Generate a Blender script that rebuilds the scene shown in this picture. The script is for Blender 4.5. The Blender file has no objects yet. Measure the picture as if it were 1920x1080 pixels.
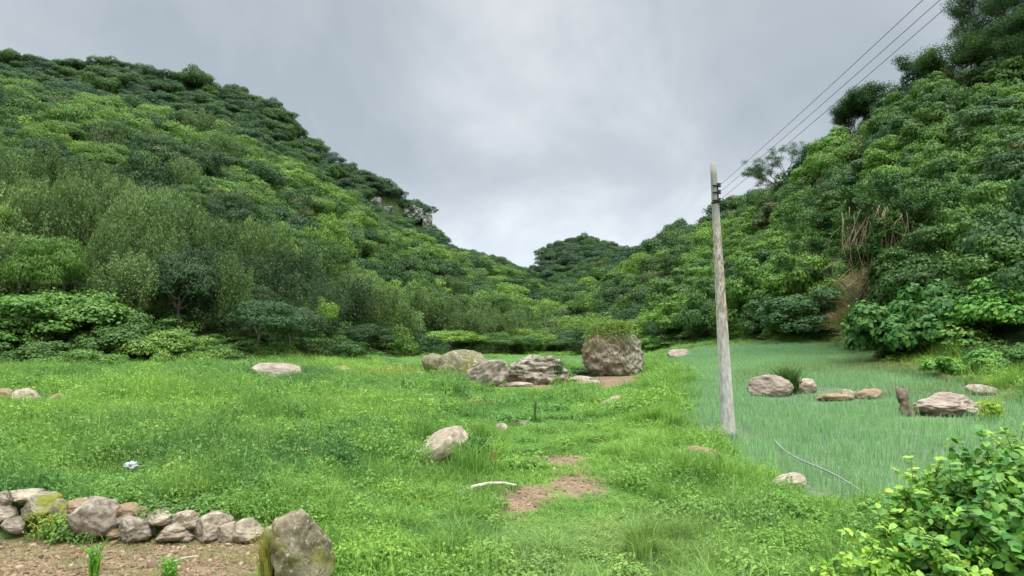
import bpy, math, random
import numpy as np
from mathutils import Vector

# ------------------------------------------------------------------ camera
scene = bpy.context.scene
COL = scene.collection
F_PX, CAM_Z = 1280.0, 2.3
PITCH = math.radians(4.7)
cam_d = bpy.data.cameras.new("camera")
cam_d.sensor_width = 36.0
cam_d.lens = 36.0 * F_PX / 1920.0
cam_d.clip_start, cam_d.clip_end = 0.1, 8000.0
cam = bpy.data.objects.new("camera", cam_d)
cam.location = (0, 0, CAM_Z)
cam.rotation_euler = (math.radians(90) + PITCH, 0, 0)
COL.objects.link(cam)
scene.camera = cam

# ------------------------------------------------------------------ overcast sky
SUN_EL, SUN_ROT = math.radians(58), math.radians(200)
world = bpy.data.worlds.new("World")
scene.world = world
world.use_nodes = True
nt = world.node_tree
nt.nodes.clear()
N = nt.nodes.new
L = nt.links.new
out = N('ShaderNodeOutputWorld')
bg = N('ShaderNodeBackground')
sky = N('ShaderNodeTexSky')
sky.sky_type = 'NISHITA'
sky.sun_disc = False
sky.sun_elevation, sky.sun_rotation = SUN_EL, SUN_ROT
skb = N('ShaderNodeVectorMath'); skb.operation = 'SCALE'; skb.inputs['Scale'].default_value = 0.08
L(sky.outputs[0], skb.inputs[0])
tc = N('ShaderNodeTexCoord')
sep = N('ShaderNodeSeparateXYZ'); L(tc.outputs['Generated'], sep.inputs[0])
# cloud sheet: project the direction on a flat ceiling so clouds stretch towards the horizon
zc = N('ShaderNodeMath'); zc.operation = 'MAXIMUM'; zc.inputs[1].default_value = 0.0; L(sep.outputs[2], zc.inputs[0])
za = N('ShaderNodeMath'); za.operation = 'ADD'; za.inputs[1].default_value = 0.50; L(zc.outputs[0], za.inputs[0])
dx = N('ShaderNodeMath'); dx.operation = 'DIVIDE'; L(sep.outputs[0], dx.inputs[0]); L(za.outputs[0], dx.inputs[1])
dy = N('ShaderNodeMath'); dy.operation = 'DIVIDE'; L(sep.outputs[1], dy.inputs[0]); L(za.outputs[0], dy.inputs[1])
cmb = N('ShaderNodeCombineXYZ'); L(dx.outputs[0], cmb.inputs[0]); L(dy.outputs[0], cmb.inputs[1])
mp = N('ShaderNodeMapping'); mp.inputs['Rotation'].default_value = (0, 0, 0.6); mp.inputs['Scale'].default_value = (1.5, 1.1, 1); mp.inputs['Location'].default_value = (1.1, 3.4, 0)
L(cmb.outputs[0], mp.inputs[0])
n1 = N('ShaderNodeTexNoise'); n1.inputs['Scale'].default_value = 1.35; n1.inputs['Detail'].default_value = 5.0; n1.inputs['Roughness'].default_value = 0.56; n1.inputs['Distortion'].default_value = 0.5
L(mp.outputs[0], n1.inputs['Vector'])
cr = N('ShaderNodeValToRGB')
e = cr.color_ramp.elements
e[0].position = 0.34; e[0].color = (0.335, 0.385, 0.430, 1)
e[1].position = 0.66; e[1].color = (0.575, 0.605, 0.635, 1)
m_ = e.new(0.5); m_.color = (0.425, 0.468, 0.512, 1)
L(n1.outputs[0], cr.inputs[0])
# overcast luminance: pale near the horizon, grey at 20-30 degrees, much brighter overhead
gr = N('ShaderNodeValToRGB')
g = gr.color_ramp.elements
g[0].position = 0.0; g[0].color = (1.62, 1.60, 1.52, 1)
g[1].position = 1.0; g[1].color = (11.5, 11.1, 10.2, 1)
for p_, c_ in ((0.12, 1.48), (0.24, 1.10), (0.50, 0.98), (0.66, 2.6)):
    q = g.new(p_); q.color = (c_, c_, c_, 1)
L(zc.outputs[0], gr.inputs[0])
mul = N('ShaderNodeVectorMath'); mul.operation = 'MULTIPLY'; L(cr.outputs[0], mul.inputs[0]); L(gr.outputs[0], mul.inputs[1])
mx = N('ShaderNodeMix'); mx.data_type = 'RGBA'; mx.inputs[0].default_value = 0.96
L(skb.outputs[0], mx.inputs[6]); L(mul.outputs[0], mx.inputs[7])
L(mx.outputs[2], bg.inputs[0]); bg.inputs[1].default_value = 1.0
L(bg.outputs[0], out.inputs[0])

sun_d = bpy.data.lights.new("sun", 'SUN')
sun_d.energy = 1.5
sun_d.angle = math.radians(10)
sun_d.color = (1.0, 0.97, 0.92)
sun = bpy.data.objects.new("sun", sun_d)
sun.rotation_euler = (math.radians(90) - SUN_EL, 0, math.radians(30))
COL.objects.link(sun)

scene.view_settings.view_transform = 'Standard'
scene.view_settings.look = 'None'
scene.view_settings.exposure = 0.38
scene.view_settings.gamma = 1.0
scene.render.engine = 'CYCLES'
scene.cycles.use_denoising = True
scene.cycles.max_bounces = 5
scene.cycles.diffuse_bounces = 3
scene.cycles.transmission_bounces = 3
scene.cycles.glossy_bounces = 2
scene.cycles.sample_clamp_indirect = 4.0
scene.cycles.use_adaptive_sampling = True
scene.cycles.adaptive_threshold = 0.02

# ------------------------------------------------------------------ helpers
RNG = np.random.default_rng(7)
random.seed(7)

def _hash(ix, iy, iz, seed):
    h = (ix * 374761393 + iy * 668265263 + iz * 2147483647 + seed * 974634777) & 0xFFFFFFFF
    h = ((h ^ (h >> 13)) * 1274126177) & 0xFFFFFFFF
    return ((h ^ (h >> 16)) & 0xFFFFFF) / float(0xFFFFFF)

def vnoise(P, seed=0):
    P = np.asarray(P, dtype=np.float64)
    i = np.floor(P).astype(np.int64)
    f = P - i
    f = f * f * (3 - 2 * f)
    r = 0
    for a in (0, 1):
        for b in (0, 1):
            for c in (0, 1):
                w = (f[:, 0] if a else 1 - f[:, 0]) * (f[:, 1] if b else 1 - f[:, 1]) * (f[:, 2] if c else 1 - f[:, 2])
                r = r + w * _hash(i[:, 0] + a, i[:, 1] + b, i[:, 2] + c, seed)
    return r * 2 - 1

def fbm(P, seed=0, octv=4, gain=0.5):
    r, a, s = 0, 1.0, 1.0
    for k in range(octv):
        r = r + a * vnoise(np.asarray(P) * s + k * 17.3, seed + k)
        a *= gain; s *= 2.03
    return r

def n2(x, y, scale, seed=0, octv=3):
    return fbm(np.stack([x / scale, y / scale, np.zeros_like(x) + seed * 3.7], 1), seed, octv)

def sstep(a, b, x):
    t = np.clip((x - a) / (b - a), 0, 1)
    return t * t * (3 - 2 * t)

def mk_mesh(name, V, F, mat=None, smooth=False, **attrs):
    V = np.asarray(V, dtype=np.float32); F = np.asarray(F, dtype=np.int32)
    me = bpy.data.meshes.new(name)
    me.vertices.add(len(V)); me.vertices.foreach_set('co', V.ravel())
    k = F.shape[1]
    me.loops.add(F.size); me.loops.foreach_set('vertex_index', F.ravel())
    me.polygons.add(len(F)); me.polygons.foreach_set('loop_start', np.arange(0, F.size, k, dtype=np.int32))
    me.update(calc_edges=True)
    if smooth:
        me.polygons.foreach_set('use_smooth', np.ones(len(F), dtype=bool))
    for n, a in attrs.items():
        at = me.attributes.new(n, 'FLOAT', 'POINT')
        at.data.foreach_set('value', np.asarray(a, dtype=np.float32))
    if mat: me.materials.append(mat)
    return me

class Parts:
    """collects vertex and quad blocks into one mesh"""
    def __init__(s): s.V, s.F, s.A, s.n = [], [], [], 0
    def add(s, V, F, a=None):
        V = np.asarray(V, dtype=np.float32).reshape(-1, 3)
        s.V.append(V); s.F.append(np.asarray(F, dtype=np.int64) + s.n); s.n += len(V)
        s.A.append(np.full(len(V), 0.5) if a is None else np.asarray(a))
    def mesh(s, name, mat=None, smooth=False):
        return mk_mesh(name, np.concatenate(s.V), np.concatenate(s.F), mat, smooth, lv=np.concatenate(s.A))

def ob(name, me, parent=None, loc=None):
    o = bpy.data.objects.new(name, me)
    COL.objects.link(o)
    if parent is not None: o.parent = parent
    if loc is not None: o.location = loc
    return o

def empty(name, loc):
    o = bpy.data.objects.new(name, None)
    o.empty_display_size = 0.2
    o.location = loc
    COL.objects.link(o)
    return o

def tag(o, label, cat, group=None, kind=None):
    if label: o['label'] = label
    if cat: o['category'] = cat
    if group: o['group'] = group
    if kind: o['kind'] = kind
    return o

def unproj(px, py):
    X = (np.asarray(px, float) - 960) / F_PX; Y = (540 - np.asarray(py, float)) / F_PX
    fw = math.cos(PITCH) - Y * math.sin(PITCH)
    return X / fw, (math.sin(PITCH) + Y * math.cos(PITCH)) / fw

def proj(x, y, z):
    z = z - CAM_Z
    dep = y * math.cos(PITCH) + z * math.sin(PITCH)
    up = -y * math.sin(PITCH) + z * math.cos(PITCH)
    return 960 + F_PX * x / dep, 540 - F_PX * up / dep

def tube(P, R, seg=6, jitter=0.0, rng=None):
    P = np.asarray(P, float); n = len(P); R = np.broadcast_to(np.asarray(R, float), (n,))
    T = np.gradient(P, axis=0); T /= np.linalg.norm(T, axis=1, keepdims=True) + 1e-9
    up = np.array([0.31, 0.17, 0.93]) if abs(T[0, 2]) < 0.9 else np.array([1.0, 0.1, 0.0])
    A = np.cross(T, up); A /= np.linalg.norm(A, axis=1, keepdims=True) + 1e-9
    B = np.cross(T, A)
    th = np.linspace(0, 2 * math.pi, seg, endpoint=False)
    V = P[:, None, :] + R[:, None, None] * (np.cos(th)[None, :, None] * A[:, None, :] + np.sin(th)[None, :, None] * B[:, None, :])
    if jitter: V = V + (rng or RNG).normal(0, 1, V.shape) * jitter * R[:, None, None]
    i = np.arange(n - 1)[:, None] * seg; j = np.arange(seg)[None, :]; j2 = (j + 1) % seg
    F = np.stack([i + j, i + j2, i + seg + j2, i + seg + j], -1).reshape(-1, 4)
    V = V.reshape(-1, 3)
    # close the ends with fan quads around two cap points
    c0, c1 = len(V), len(V) + 1
    V = np.vstack([V, P[:1], P[-1:]])
    cap = []
    for k in range(0, seg, 2):
        cap.append([c0, (k + 2) % seg, (k + 1) % seg, k])
        b = (n - 1) * seg
        cap.append([c1, b + k, b + (k + 1) % seg, b + (k + 2) % seg])
    return V, np.vstack([F, np.array(cap)])

def nrm(v): return v / (np.linalg.norm(v, axis=-1, keepdims=True) + 1e-9)

def leaf_quads(C, Nn, size, aspect, rng):
    """diamond leaf faces at C facing Nn"""
    n = len(C)
    R = nrm(rng.normal(size=(n, 3)))
    A = nrm(np.cross(Nn, R)); B = np.cross(Nn, A)
    s = size * rng.uniform(0.6, 1.35, n)[:, None]
    a = A * s * 0.5; b = B * s * 0.5 * aspect
    fold = Nn * s * 0.12
    V = np.stack([C - a, C - b * 1.0 + fold, C + a, C + b * 1.0 + fold], 1).reshape(-1, 3)
    F = np.arange(n * 4).reshape(n, 4)
    return V, F, np.repeat(rng.uniform(0, 1, n), 4)

# ------------------------------------------------------------------ materials
def mat_new(name):
    m = bpy.data.materials.new(name); m.use_nodes = True
    t = m.node_tree; t.nodes.clear()
    return m, t, t.nodes.new, t.links.new

def leaf_mat(name, trans=0.28, rough=0.55, spec=0.25, vlo=0.70, vhi=1.30, hue=0.03, base=None):
    m, t, N, L = mat_new(name)
    o = N('ShaderNodeOutputMaterial')
    if base is None:
        a = N('ShaderNodeAttribute'); a.attribute_type = 'INSTANCER'; a.attribute_name = 'tint'; csrc = a.outputs['Color']
    else:
        a = N('ShaderNodeRGB'); a.outputs[0].default_value = (*base, 1); csrc = a.outputs[0]
    lv = N('ShaderNodeAttribute'); lv.attribute_type = 'GEOMETRY'; lv.attribute_name = 'lv'
    h = N('ShaderNodeHueSaturation')
    r1 = N('ShaderNodeMapRange'); r1.inputs[3].default_value = vlo; r1.inputs[4].default_value = vhi; L(lv.outputs['Fac'], r1.inputs[0])
    r2 = N('ShaderNodeMapRange'); r2.inputs[3].default_value = 0.5 + hue; r2.inputs[4].default_value = 0.5 - hue; L(lv.outputs['Fac'], r2.inputs[0])
    L(r1.outputs[0], h.inputs['Value']); L(r2.outputs[0], h.inputs['Hue']); L(csrc, h.inputs['Color'])
    p = N('ShaderNodeBsdfPrincipled'); p.inputs['Roughness'].default_value = rough; p.inputs['Specular IOR Level'].default_value = spec
    L(h.outputs[0], p.inputs['Base Color'])
    tr = N('ShaderNodeBsdfTranslucent'); L(h.outputs[0], tr.inputs[0])
    mx = N('ShaderNodeMixShader'); mx.inputs[0].default_value = trans
    L(p.outputs[0], mx.inputs[1]); L(tr.outputs[0], mx.inputs[2]); L(mx.outputs[0], o.inputs[0])
    return m

def noise_mat(name, cols, scale=3.0, detail=8, bump=0.3, rough=0.9, bscale=None, extra=None, coord='Object'):
    """cols: list of (pos, rgb) over a noise ramp; extra: list of (scale, threshold, width, rgb) patches"""
    m, t, N, L = mat_new(name)
    o = N('ShaderNodeOutputMaterial'); p = N('ShaderNodeBsdfPrincipled')
    p.inputs['Roughness'].default_value = rough; p.inputs['Specular IOR Level'].default_value = 0.2
    tc = N('ShaderNodeTexCoord')
    n = N('ShaderNodeTexNoise'); n.inputs['Scale'].default_value = scale; n.inputs['Detail'].default_value = detail; n.inputs['Roughness'].default_value = 0.65
    L(tc.outputs[coord], n.inputs['Vector'])
    r = N('ShaderNodeValToRGB'); el = r.color_ramp.elements
    el[0].position, el[0].color = cols[0][0], (*cols[0][1], 1)
    el[1].position, el[1].color = cols[-1][0], (*cols[-1][1], 1)
    for q in cols[1:-1]:
        x = el.new(q[0]); x.color = (*q[1], 1)
    L(n.outputs[0], r.inputs[0]); c = r.outputs[0]
    for k, (sc, th, w, rgb) in enumerate(extra or []):
        n2_ = N('ShaderNodeTexNoise'); n2_.inputs['Scale'].default_value = sc; n2_.inputs['Detail'].default_value = 6; n2_.inputs['Roughness'].default_value = 0.7
        mp = N('ShaderNodeMapping'); mp.inputs['Location'].default_value = (k * 5.1 + 1.3, k * 3.3, k * 7.7)
        L(tc.outputs[coord], mp.inputs[0]); L(mp.outputs[0], n2_.inputs['Vector'])
        mr = N('ShaderNodeMapRange'); mr.inputs[1].default_value = th - w; mr.inputs[2].default_value = th + w; L(n2_.outputs[0], mr.inputs[0])
        mi = N('ShaderNodeMix'); mi.data_type = 'RGBA'; L(mr.outputs[0], mi.inputs[0]); L(c, mi.inputs[6]); mi.inputs[7].default_value = (*rgb, 1)
        c = mi.outputs[2]
    L(c, p.inputs['Base Color'])
    b = N('ShaderNodeBump'); b.inputs['Strength'].default_value = bump; b.inputs['Distance'].default_value = 0.05
    nb = N('ShaderNodeTexNoise'); nb.inputs['Scale'].default_value = bscale or scale * 4; nb.inputs['Detail'].default_value = 8; nb.inputs['Roughness'].default_value = 0.7
    L(tc.outputs[coord], nb.inputs['Vector']); L(nb.outputs[0], b.inputs['Height']); L(b.outputs[0], p.inputs['Normal'])
    L(p.outputs[0], o.inputs[0])
    return m

M_LEAF = leaf_mat('foliage')
M_GRASS = leaf_mat('grass_blades', trans=0.35, vlo=0.68, vhi=1.28, hue=0.025)
M_NEAR = leaf_mat('glossy_leaf', trans=0.3, rough=0.45, spec=0.35, vlo=0.55, vhi=1.4, hue=0.03)
M_BARK = noise_mat('bark', [(0.3, (0.07, 0.055, 0.04)), (0.7, (0.20, 0.17, 0.13))], scale=4, bump=0.5)
M_TWIG = noise_mat('dry_twig', [(0.3, (0.18, 0.135, 0.08)), (0.7, (0.42, 0.33, 0.20))], scale=6, bump=0.3)
PINK = [(0.25, (0.14, 0.105, 0.085)), (0.5, (0.29, 0.23, 0.185)), (0.75, (0.43, 0.355, 0.295))]
GREY = [(0.28, (0.07, 0.06, 0.045)), (0.5, (0.235, 0.20, 0.155)), (0.72, (0.42, 0.37, 0.30))]
M_ROCK = noise_mat('weathered_rock', GREY, scale=2.2, bump=0.5, extra=[(5.0, 0.60, 0.05, (0.10, 0.09, 0.075)), (9.0, 0.66, 0.03, (0.62, 0.60, 0.54))])
M_PINK = noise_mat('pinkish_rock', PINK, scale=1.8, bump=0.35, extra=[(14, 0.62, 0.05, (0.16, 0.12, 0.10))])
M_ROCK_S = noise_mat('weathered_stone', [(0.28, (0.10, 0.08, 0.06)), (0.5, (0.27, 0.225, 0.175)), (0.72, (0.46, 0.40, 0.32))], scale=9, bump=0.5, extra=[(28, 0.62, 0.04, (0.10, 0.085, 0.065)), (20, 0.64, 0.03, (0.55, 0.51, 0.43))])
M_PINK_S = noise_mat('pinkish_stone', [(0.28, (0.15, 0.11, 0.085)), (0.5, (0.33, 0.27, 0.20)), (0.72, (0.51, 0.435, 0.34))], scale=8, bump=0.45, extra=[(30, 0.63, 0.04, (0.14, 0.10, 0.08)), (5, 0.62, .05, (.22, .17, .13))])
M_MOSS_S = noise_mat('mossy_stone', [(0.28, (0.11, 0.09, 0.06)), (0.72, (0.40, 0.35, 0.27))], scale=8, bump=0.6, extra=[(4.5, 0.47, 0.05, (0.19, 0.20, 0.035))])
M_MOSS = noise_mat('mossy_rock', [(0.28, (.07, .06, .035)), (0.5, (.16, .14, .09)), (0.72, (.29, .25, .18))], scale=1.6, bump=0.5, extra=[(1.1, 0.51, 0.06, (0.12, 0.125, 0.033)), (7.0, 0.62, 0.04, (0.55, 0.52, 0.45))])
M_CRAG = noise_mat('craggy_rock', [(0.3, (0.06, 0.05, 0.04)), (0.46, (0.20, 0.175, 0.13)), (0.62, (0.39, 0.35, 0.275)), (0.75, (0.54, 0.50, 0.42))], scale=2.6, bump=0.9,
                   extra=[(2.4, 0.60, 0.05, (0.14, 0.16, 0.05))])
M_LICH = noise_mat('lichen_rock', [(0.3, (0.09, 0.075, 0.045)), (0.5, (0.20, 0.165, 0.105)), (0.7, (0.34, 0.29, 0.20))], scale=5, bump=0.6, extra=[(16, 0.60, 0.04, (0.50, 0.47, 0.38)), (13, 0.62, 0.04, (0.09, 0.075, 0.05)), (2.2, 0.60, 0.08, (0.22, 0.22, 0.05))])
M_BROWN = noise_mat('brown_rock', [(0.3, (0.14, 0.09, 0.05)), (0.7, (0.38, 0.28, 0.18))], scale=3, bump=0.5)

# ------------------------------------------------------------------ terrain built from measured ridge lines
# each layer: (pixel x, pixel y of what is seen there, metres away, height of the trees standing there)
FOOT = [(-900, 715, 30), (-300, 705, 36), (0, 692, 42), (240, 696, 45), (440, 687, 50), (640, 677, 72), (760, 673, 100), (900, 669, 112),
        (1000, 667, 118), (1090, 667, 112), (1230, 660, 88), (1300, 648, 76), (1380, 643, 68), (1450, 640, 62), (1560, 643, 54), (1640, 658, 43),
        (1700, 680, 34), (1800, 697, 29), (1920, 706, 26), (2200, 715, 21), (2800, 730, 16)]
M1 = [(-900, 250, 70), (-200, 285, 80), (0, 305, 85), (250, 350, 92), (380, 405, 98), (560, 470, 112), (760, 540, 140), (900, 575, 170), (1000, 612, 190),
      (1060, 600, 195), (1130, 580, 190), (1230, 540, 160), (1350, 475, 120), (1500, 400, 92), (1650, 300, 76), (1800, 240, 66), (1920, 190, 62), (2200, 80, 56), (2800, 0, 50)]
M2 = [(-900, 60, 200), (-200, 110, 225), (0, 135, 235), (150, 165, 245), (300, 200, 255), (450, 250, 268), (560, 300, 280), (700, 405, 300), (830, 458, 335), (930, 487, 355),
      (990, 512, 370), (1010, 545, 360), (1080, 530, 340), (1190, 490, 270), (1260, 448, 235), (1330, 425, 200), (1400, 385, 175), (1480, 335, 130), (1560, 262, 118),
      (1640, 205, 104), (1710, 155, 98), (1760, 128, 92), (1920, 78, 86), (2200, 10, 82), (2800, -50, 78)]
M3 = [(-900, 40, 330), (-200, 80, 345), (0, 92, 350), (100, 99, 355), (250, 110, 362), (400, 148, 372), (505, 182, 380), (525, 196, 382), (545, 225, 385), (640, 288, 402), (700, 318, 410),
      (760, 357, 420), (798, 382, 428), (812, 415, 430), (828, 450, 432), (900, 470, 436), (940, 490, 438), (990, 506, 442), (1003, 492, 498), (1030, 455, 500), (1080, 434, 500), (1130, 442, 500),
      (1165, 460, 500), (1188, 475, 470), (1200, 462, 380), (1260, 426, 330), (1330, 404, 262), (1400, 368, 222), (1480, 315, 152), (1560, 250, 138), (1640, 190, 122),
      (1710, 130, 112), (1760, 100, 104), (1920, 45, 99), (2200, -40, 94), (2800, -90, 90)]
TH = {1: 6.0, 2: 7.0, 3: 8.0}
UG = np.linspace(-1.9, 1.9, 2400)
def layer(pts, th):
    p = np.array(pts, float)
    u, t = unproj(p[:, 0], p[:, 1])
    z = CAM_Z + t * p[:, 2] - th
    o = np.argsort(u)
    k = np.ones(9) / 9
    f = lambda v: np.convolve(np.pad(np.interp(UG, u[o], v[o]), 4, mode='edge'), k, 'valid')
    return f(p[:, 2]), f(z)
LY = [(np.zeros_like(UG), np.zeros_like(UG)), (np.full_like(UG, 13.0), np.zeros_like(UG))]
LY.append(layer(FOOT, 0))
l1, l2, l3 = layer(M1, TH[1]), layer(M2, TH[2]), layer(M3, TH[3])
LY += [l1, l2]
# a shallow valley between the bright spur and the dark ridge behind it (left side only)
wl = sstep(0.0, -0.25, UG)
dv = (l2[0] + l3[0]) / 2
zv = (l2[1] + l3[1]) / 2 - 0.0 - wl * 12
LY += [(dv, zv), l3, (l3[0] + 70, l3[1] - 30), (np.full_like(UG, 1200.0), l3[1] * 0.2), (np.full_like(UG, 6000.0), np.full_like(UG, 10.0))]
LD = np.array([a for a, b in LY]); LZ = np.array([b for a, b in LY])

def uidx(u):
    f = (np.clip(u, UG[0], UG[-1]) - UG[0]) / (UG[1] - UG[0])
    i = np.clip(f.astype(int), 0, len(UG) - 2)
    return i, f - i

def layer_d(k, u):
    i, f = uidx(u)
    return LD[k][i] * (1 - f) + LD[k][i + 1] * f

def wall_y(x): return 8.35 - 0.03 * (x + 5) + 0.0 * x

def H(x, y, detail=True):
    x = np.atleast_1d(np.asarray(x, float)); y = np.atleast_1d(np.asarray(y, float))
    a = np.arctan2(x, y); lim = math.radians(61)
    ac = np.clip(a, -lim, lim); r = np.hypot(x, y); d = r * np.cos(ac); u = np.tan(ac)
    i, f = uidx(u)
    D = LD[:, i] * (1 - f) + LD[:, i + 1] * f
    Z = LZ[:, i] * (1 - f) + LZ[:, i + 1] * f
    z = np.zeros_like(d)
    for k in range(len(D) - 1):
        m = (d >= D[k]) & (d < D[k + 1])
        tt = (d[m] - D[k][m]) / np.maximum(D[k + 1][m] - D[k][m], 1e-6)
        if k == 1: tt = tt ** 1.25
        z[m] = Z[k][m] * (1 - tt) + Z[k + 1][m] * tt
    z[d >= D[-1]] = 10
    hill = sstep(0, 40, d - D[2])
    if detail:
        z = z + hill * (n2(x, y, 38, 5, 3) * 3.0 + n2(x, y, 11, 6, 2) * 1.3)
        near = sstep(4, 14, d) * (1 - hill)
        z = z + .10 * near * sstep(0.5, -1.5, x) * (1 - sstep(25, 40, y)) * n2(x, y, 1.25, 12, 2)
        z = z + .16 * near * sstep(-.5, -5, x) * sstep(11, 18, y) * n2(x, y, 5.5, 14, 2)
        z = z + near * 0.10 * n2(x, y, 4.5, 9, 3) * (0.7 + 0.8 * sstep(1.0, -3.0, x))
        # terrace held by the row of stones, lower left
        edge = sstep(-0.12, 0.55, y - wall_y(x)) * sstep(-1.2, -3.2, x)
        z = z + 0.34 * edge * (1 - sstep(25, 45, y))
        # the trodden grass stands a hand above the onion plot
        z = z - 0.16 * FIELD(x, y) * (1 - sstep(22, 32, y)) if FIELD is not None else z
    back = sstep(math.radians(75), math.radians(125), np.abs(a))
    return z * (1 - back)

FIELD = None
def P(px, py, dz=0.0, rng_d=(2.0, 600.0)):
    """point of the ground seen at a pixel"""
    u, t = unproj(px, py)
    d = np.geomspace(rng_d[0], rng_d[1], 4000)
    g = H(u * d, d) - (CAM_Z + t * d)
    k = np.argmax(g > 0)
    if k == 0: k = len(d) - 1
    dd = d[k]
    return np.array([float(u * dd), float(dd), float(H(u * dd, dd)[0]) + dz])

def in_poly(x, y, poly):
    c = np.zeros(len(x), bool); n = len(poly)
    for i in range(n):
        x1, y1 = poly[i][:2]; x2, y2 = poly[(i + 1) % n][:2]
        m = ((y1 > y) != (y2 > y)) & (x < (x2 - x1) * (y - y1) / (y2 - y1 + 1e-12) + x1)
        c ^= m
    return c

# outline of the onion plot, measured along its visible edges
fp = [(1222, 672), (1250, 690), (1290, 712), (1268, 745), (1262, 775), (1275, 802), (1330, 832), (1395, 860), (1450, 893), (1530, 925), (1610, 948), (1700, 985)]
FPOLY = [P(a, b) for a, b in fp]
FPOLY += [np.array([5.9, 6.6, 0]), np.array([14.0, 6.0, 0])]
for a, b in [(1925, 740), (1850, 712), (1760, 700), (1700, 693), (1655, 668), (1600, 652), (1540, 645), (1460, 643), (1380, 646), (1300, 655)]:
    FPOLY.append(P(a, b))
fpx = np.array([[p[0], p[1]] for p in FPOLY])
def FIELD(x, y):
    """soft mask of the plot: fraction of a few nearby samples inside"""
    w = np.zeros(len(x))
    for ox, oy in ((0, 0), (.25, 0), (-.25, 0), (0, .25), (0, -.25)):
        w += in_poly(x + ox, y + oy, FPOLY) / 5.0
    return w
STRIP = [P(690, 690), P(790, 689), P(900, 683), (P(1120, 681)), P(1120, 672), P(1010, 671), P(900, 673), P(740, 677)]
def field_any(x, y): return in_poly(x, y, FPOLY) | in_poly(x, y, STRIP)

DIRT = [  # (px, py, half width px, half height px, strength)
    (1020, 868, 85, 17, .95), (1085, 905, 55, 34, .95), (985, 935, 66, 30, 1.0), (865, 912, 45, 14, .9), (945, 968, 40, 12, .55),
    (1235, 955, 40, 16, .35), (1150, 712, 85, 12, 1.), (1010, 724, 120, 7, .9), (1090, 715, 60, 12, 1.), (1285, 800, 14, 18, .6), (660, 700, 60, 6, .7), (730, 712, 70, 6, .4), (950, 745, 60, 4, .3)]
DC = []
for (a, b, w, h, s) in DIRT:
    c = P(a, b); c1 = P(a, b + h); c0 = P(a, b - h)
    DC.append((c[0], c[1], w * c[1] / F_PX, max((c0[1] - c1[1]) / 2, .2), s))
def dirt(x, y):
    m = np.zeros_like(x)
    for cx, cy, rx, ry, s in DC:
        q = ((x - cx) / rx) ** 2 + ((y - cy) / ry) ** 2
        m = np.maximum(m, s * (1 - sstep(0.5, 1.5, q + 0.5 * n2(x, y, .8, 31, 2))))
    wd = sstep(0.22, -0.02, y - wall_y(x) + 0.12) * sstep(-2.3, -2.9, x + 0.25 * n2(x, y, .6, 3, 2))
    return np.maximum(m, wd)

# ground sheet: polar grid, dense near the camera
RR = np.concatenate([np.linspace(0.3, 30, 230), np.geomspace(30.4, 620, 330), np.geomspace(680, 6000, 14)])
AA = np.concatenate([np.linspace(-math.pi, -1.0, 50)[:-1], np.linspace(-1.0, 1.0, 620), np.linspace(1.0, math.pi, 50)[1:]])
A2, R2 = np.meshgrid(AA, RR)
gx, gy = (R2 * np.sin(A2)).ravel(), (R2 * np.cos(A2)).ravel()
gz = H(gx, gy)
na = len(AA)
ii, jj = np.meshgrid(np.arange(len(RR) - 1), np.arange(na - 1), indexing='ij')
k0 = (ii * na + jj).ravel()
GF = np.stack([k0, k0 + 1, k0 + na + 1, k0 + na], 1)[:, ::-1]
gu = np.tan(np.clip(np.arctan2(gx, gy), -1.06, 1.06))
gd = np.hypot(gx, gy) * np.cos(np.clip(np.arctan2(gx, gy), -1.06, 1.06))
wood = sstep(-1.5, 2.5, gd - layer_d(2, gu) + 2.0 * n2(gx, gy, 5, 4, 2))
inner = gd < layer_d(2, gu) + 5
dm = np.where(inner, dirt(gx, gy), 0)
fm = np.where(inner, FIELD(gx, gy) * 1.0, 0)
m, t, N, L = mat_new('meadow_soil')
o = N('ShaderNodeOutputMaterial'); p = N('ShaderNodeBsdfPrincipled'); p.inputs['Roughness'].default_value = 0.95; p.inputs['Specular IOR Level'].default_value = 0.1
tc = N('ShaderNodeTexCoord')
def nz(sc, det=6):
    n = N('ShaderNodeTexNoise'); n.inputs['Scale'].default_value = sc; n.inputs['Detail'].default_value = det; n.inputs['Roughness'].default_value = 0.65
    L(tc.outputs['Object'], n.inputs['Vector']); return n.outputs[0]
def rmp(src, a, b, c1, c2):
    r = N('ShaderNodeValToRGB'); r.color_ramp.elements[0].position = a; r.color_ramp.elements[1].position = b
    r.color_ramp.elements[0].color = (*c1, 1); r.color_ramp.elements[1].color = (*c2, 1); L(src, r.inputs[0]); return r.outputs[0]
def attr(n):
    a = N('ShaderNodeAttribute'); a.attribute_name = n; return a.outputs['Fac']
def mixc(f, a, b):
    q = N('ShaderNodeMix'); q.data_type = 'RGBA'; L(f, q.inputs[0]); L(a, q.inputs[6]); L(b, q.inputs[7]); return q.outputs[2]
green = rmp(nz(0.9), 0.3, 0.7, (0.07, 0.14, 0.025), (0.15, 0.27, 0.05))
soil = mixc(rmp(nz(1.6, 4), .4, .6, (0, 0, 0), (1, 1, 1)), rmp(nz(17, 12), 0.36, 0.64, (0.11, 0.072, 0.045), (0.34, 0.235, 0.155)), rmp(nz(11, 12), 0.36, 0.64, (0.085, 0.060, 0.040), (0.30, 0.21, 0.145)))
fsoil = rmp(nz(3), 0.3, 0.7, (0.075, 0.10, 0.055), (0.14, 0.20, 0.11))
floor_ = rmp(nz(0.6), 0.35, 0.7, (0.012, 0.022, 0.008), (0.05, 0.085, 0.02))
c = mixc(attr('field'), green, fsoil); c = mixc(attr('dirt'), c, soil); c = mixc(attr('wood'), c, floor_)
L(c, p.inputs['Base Color'])
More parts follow.
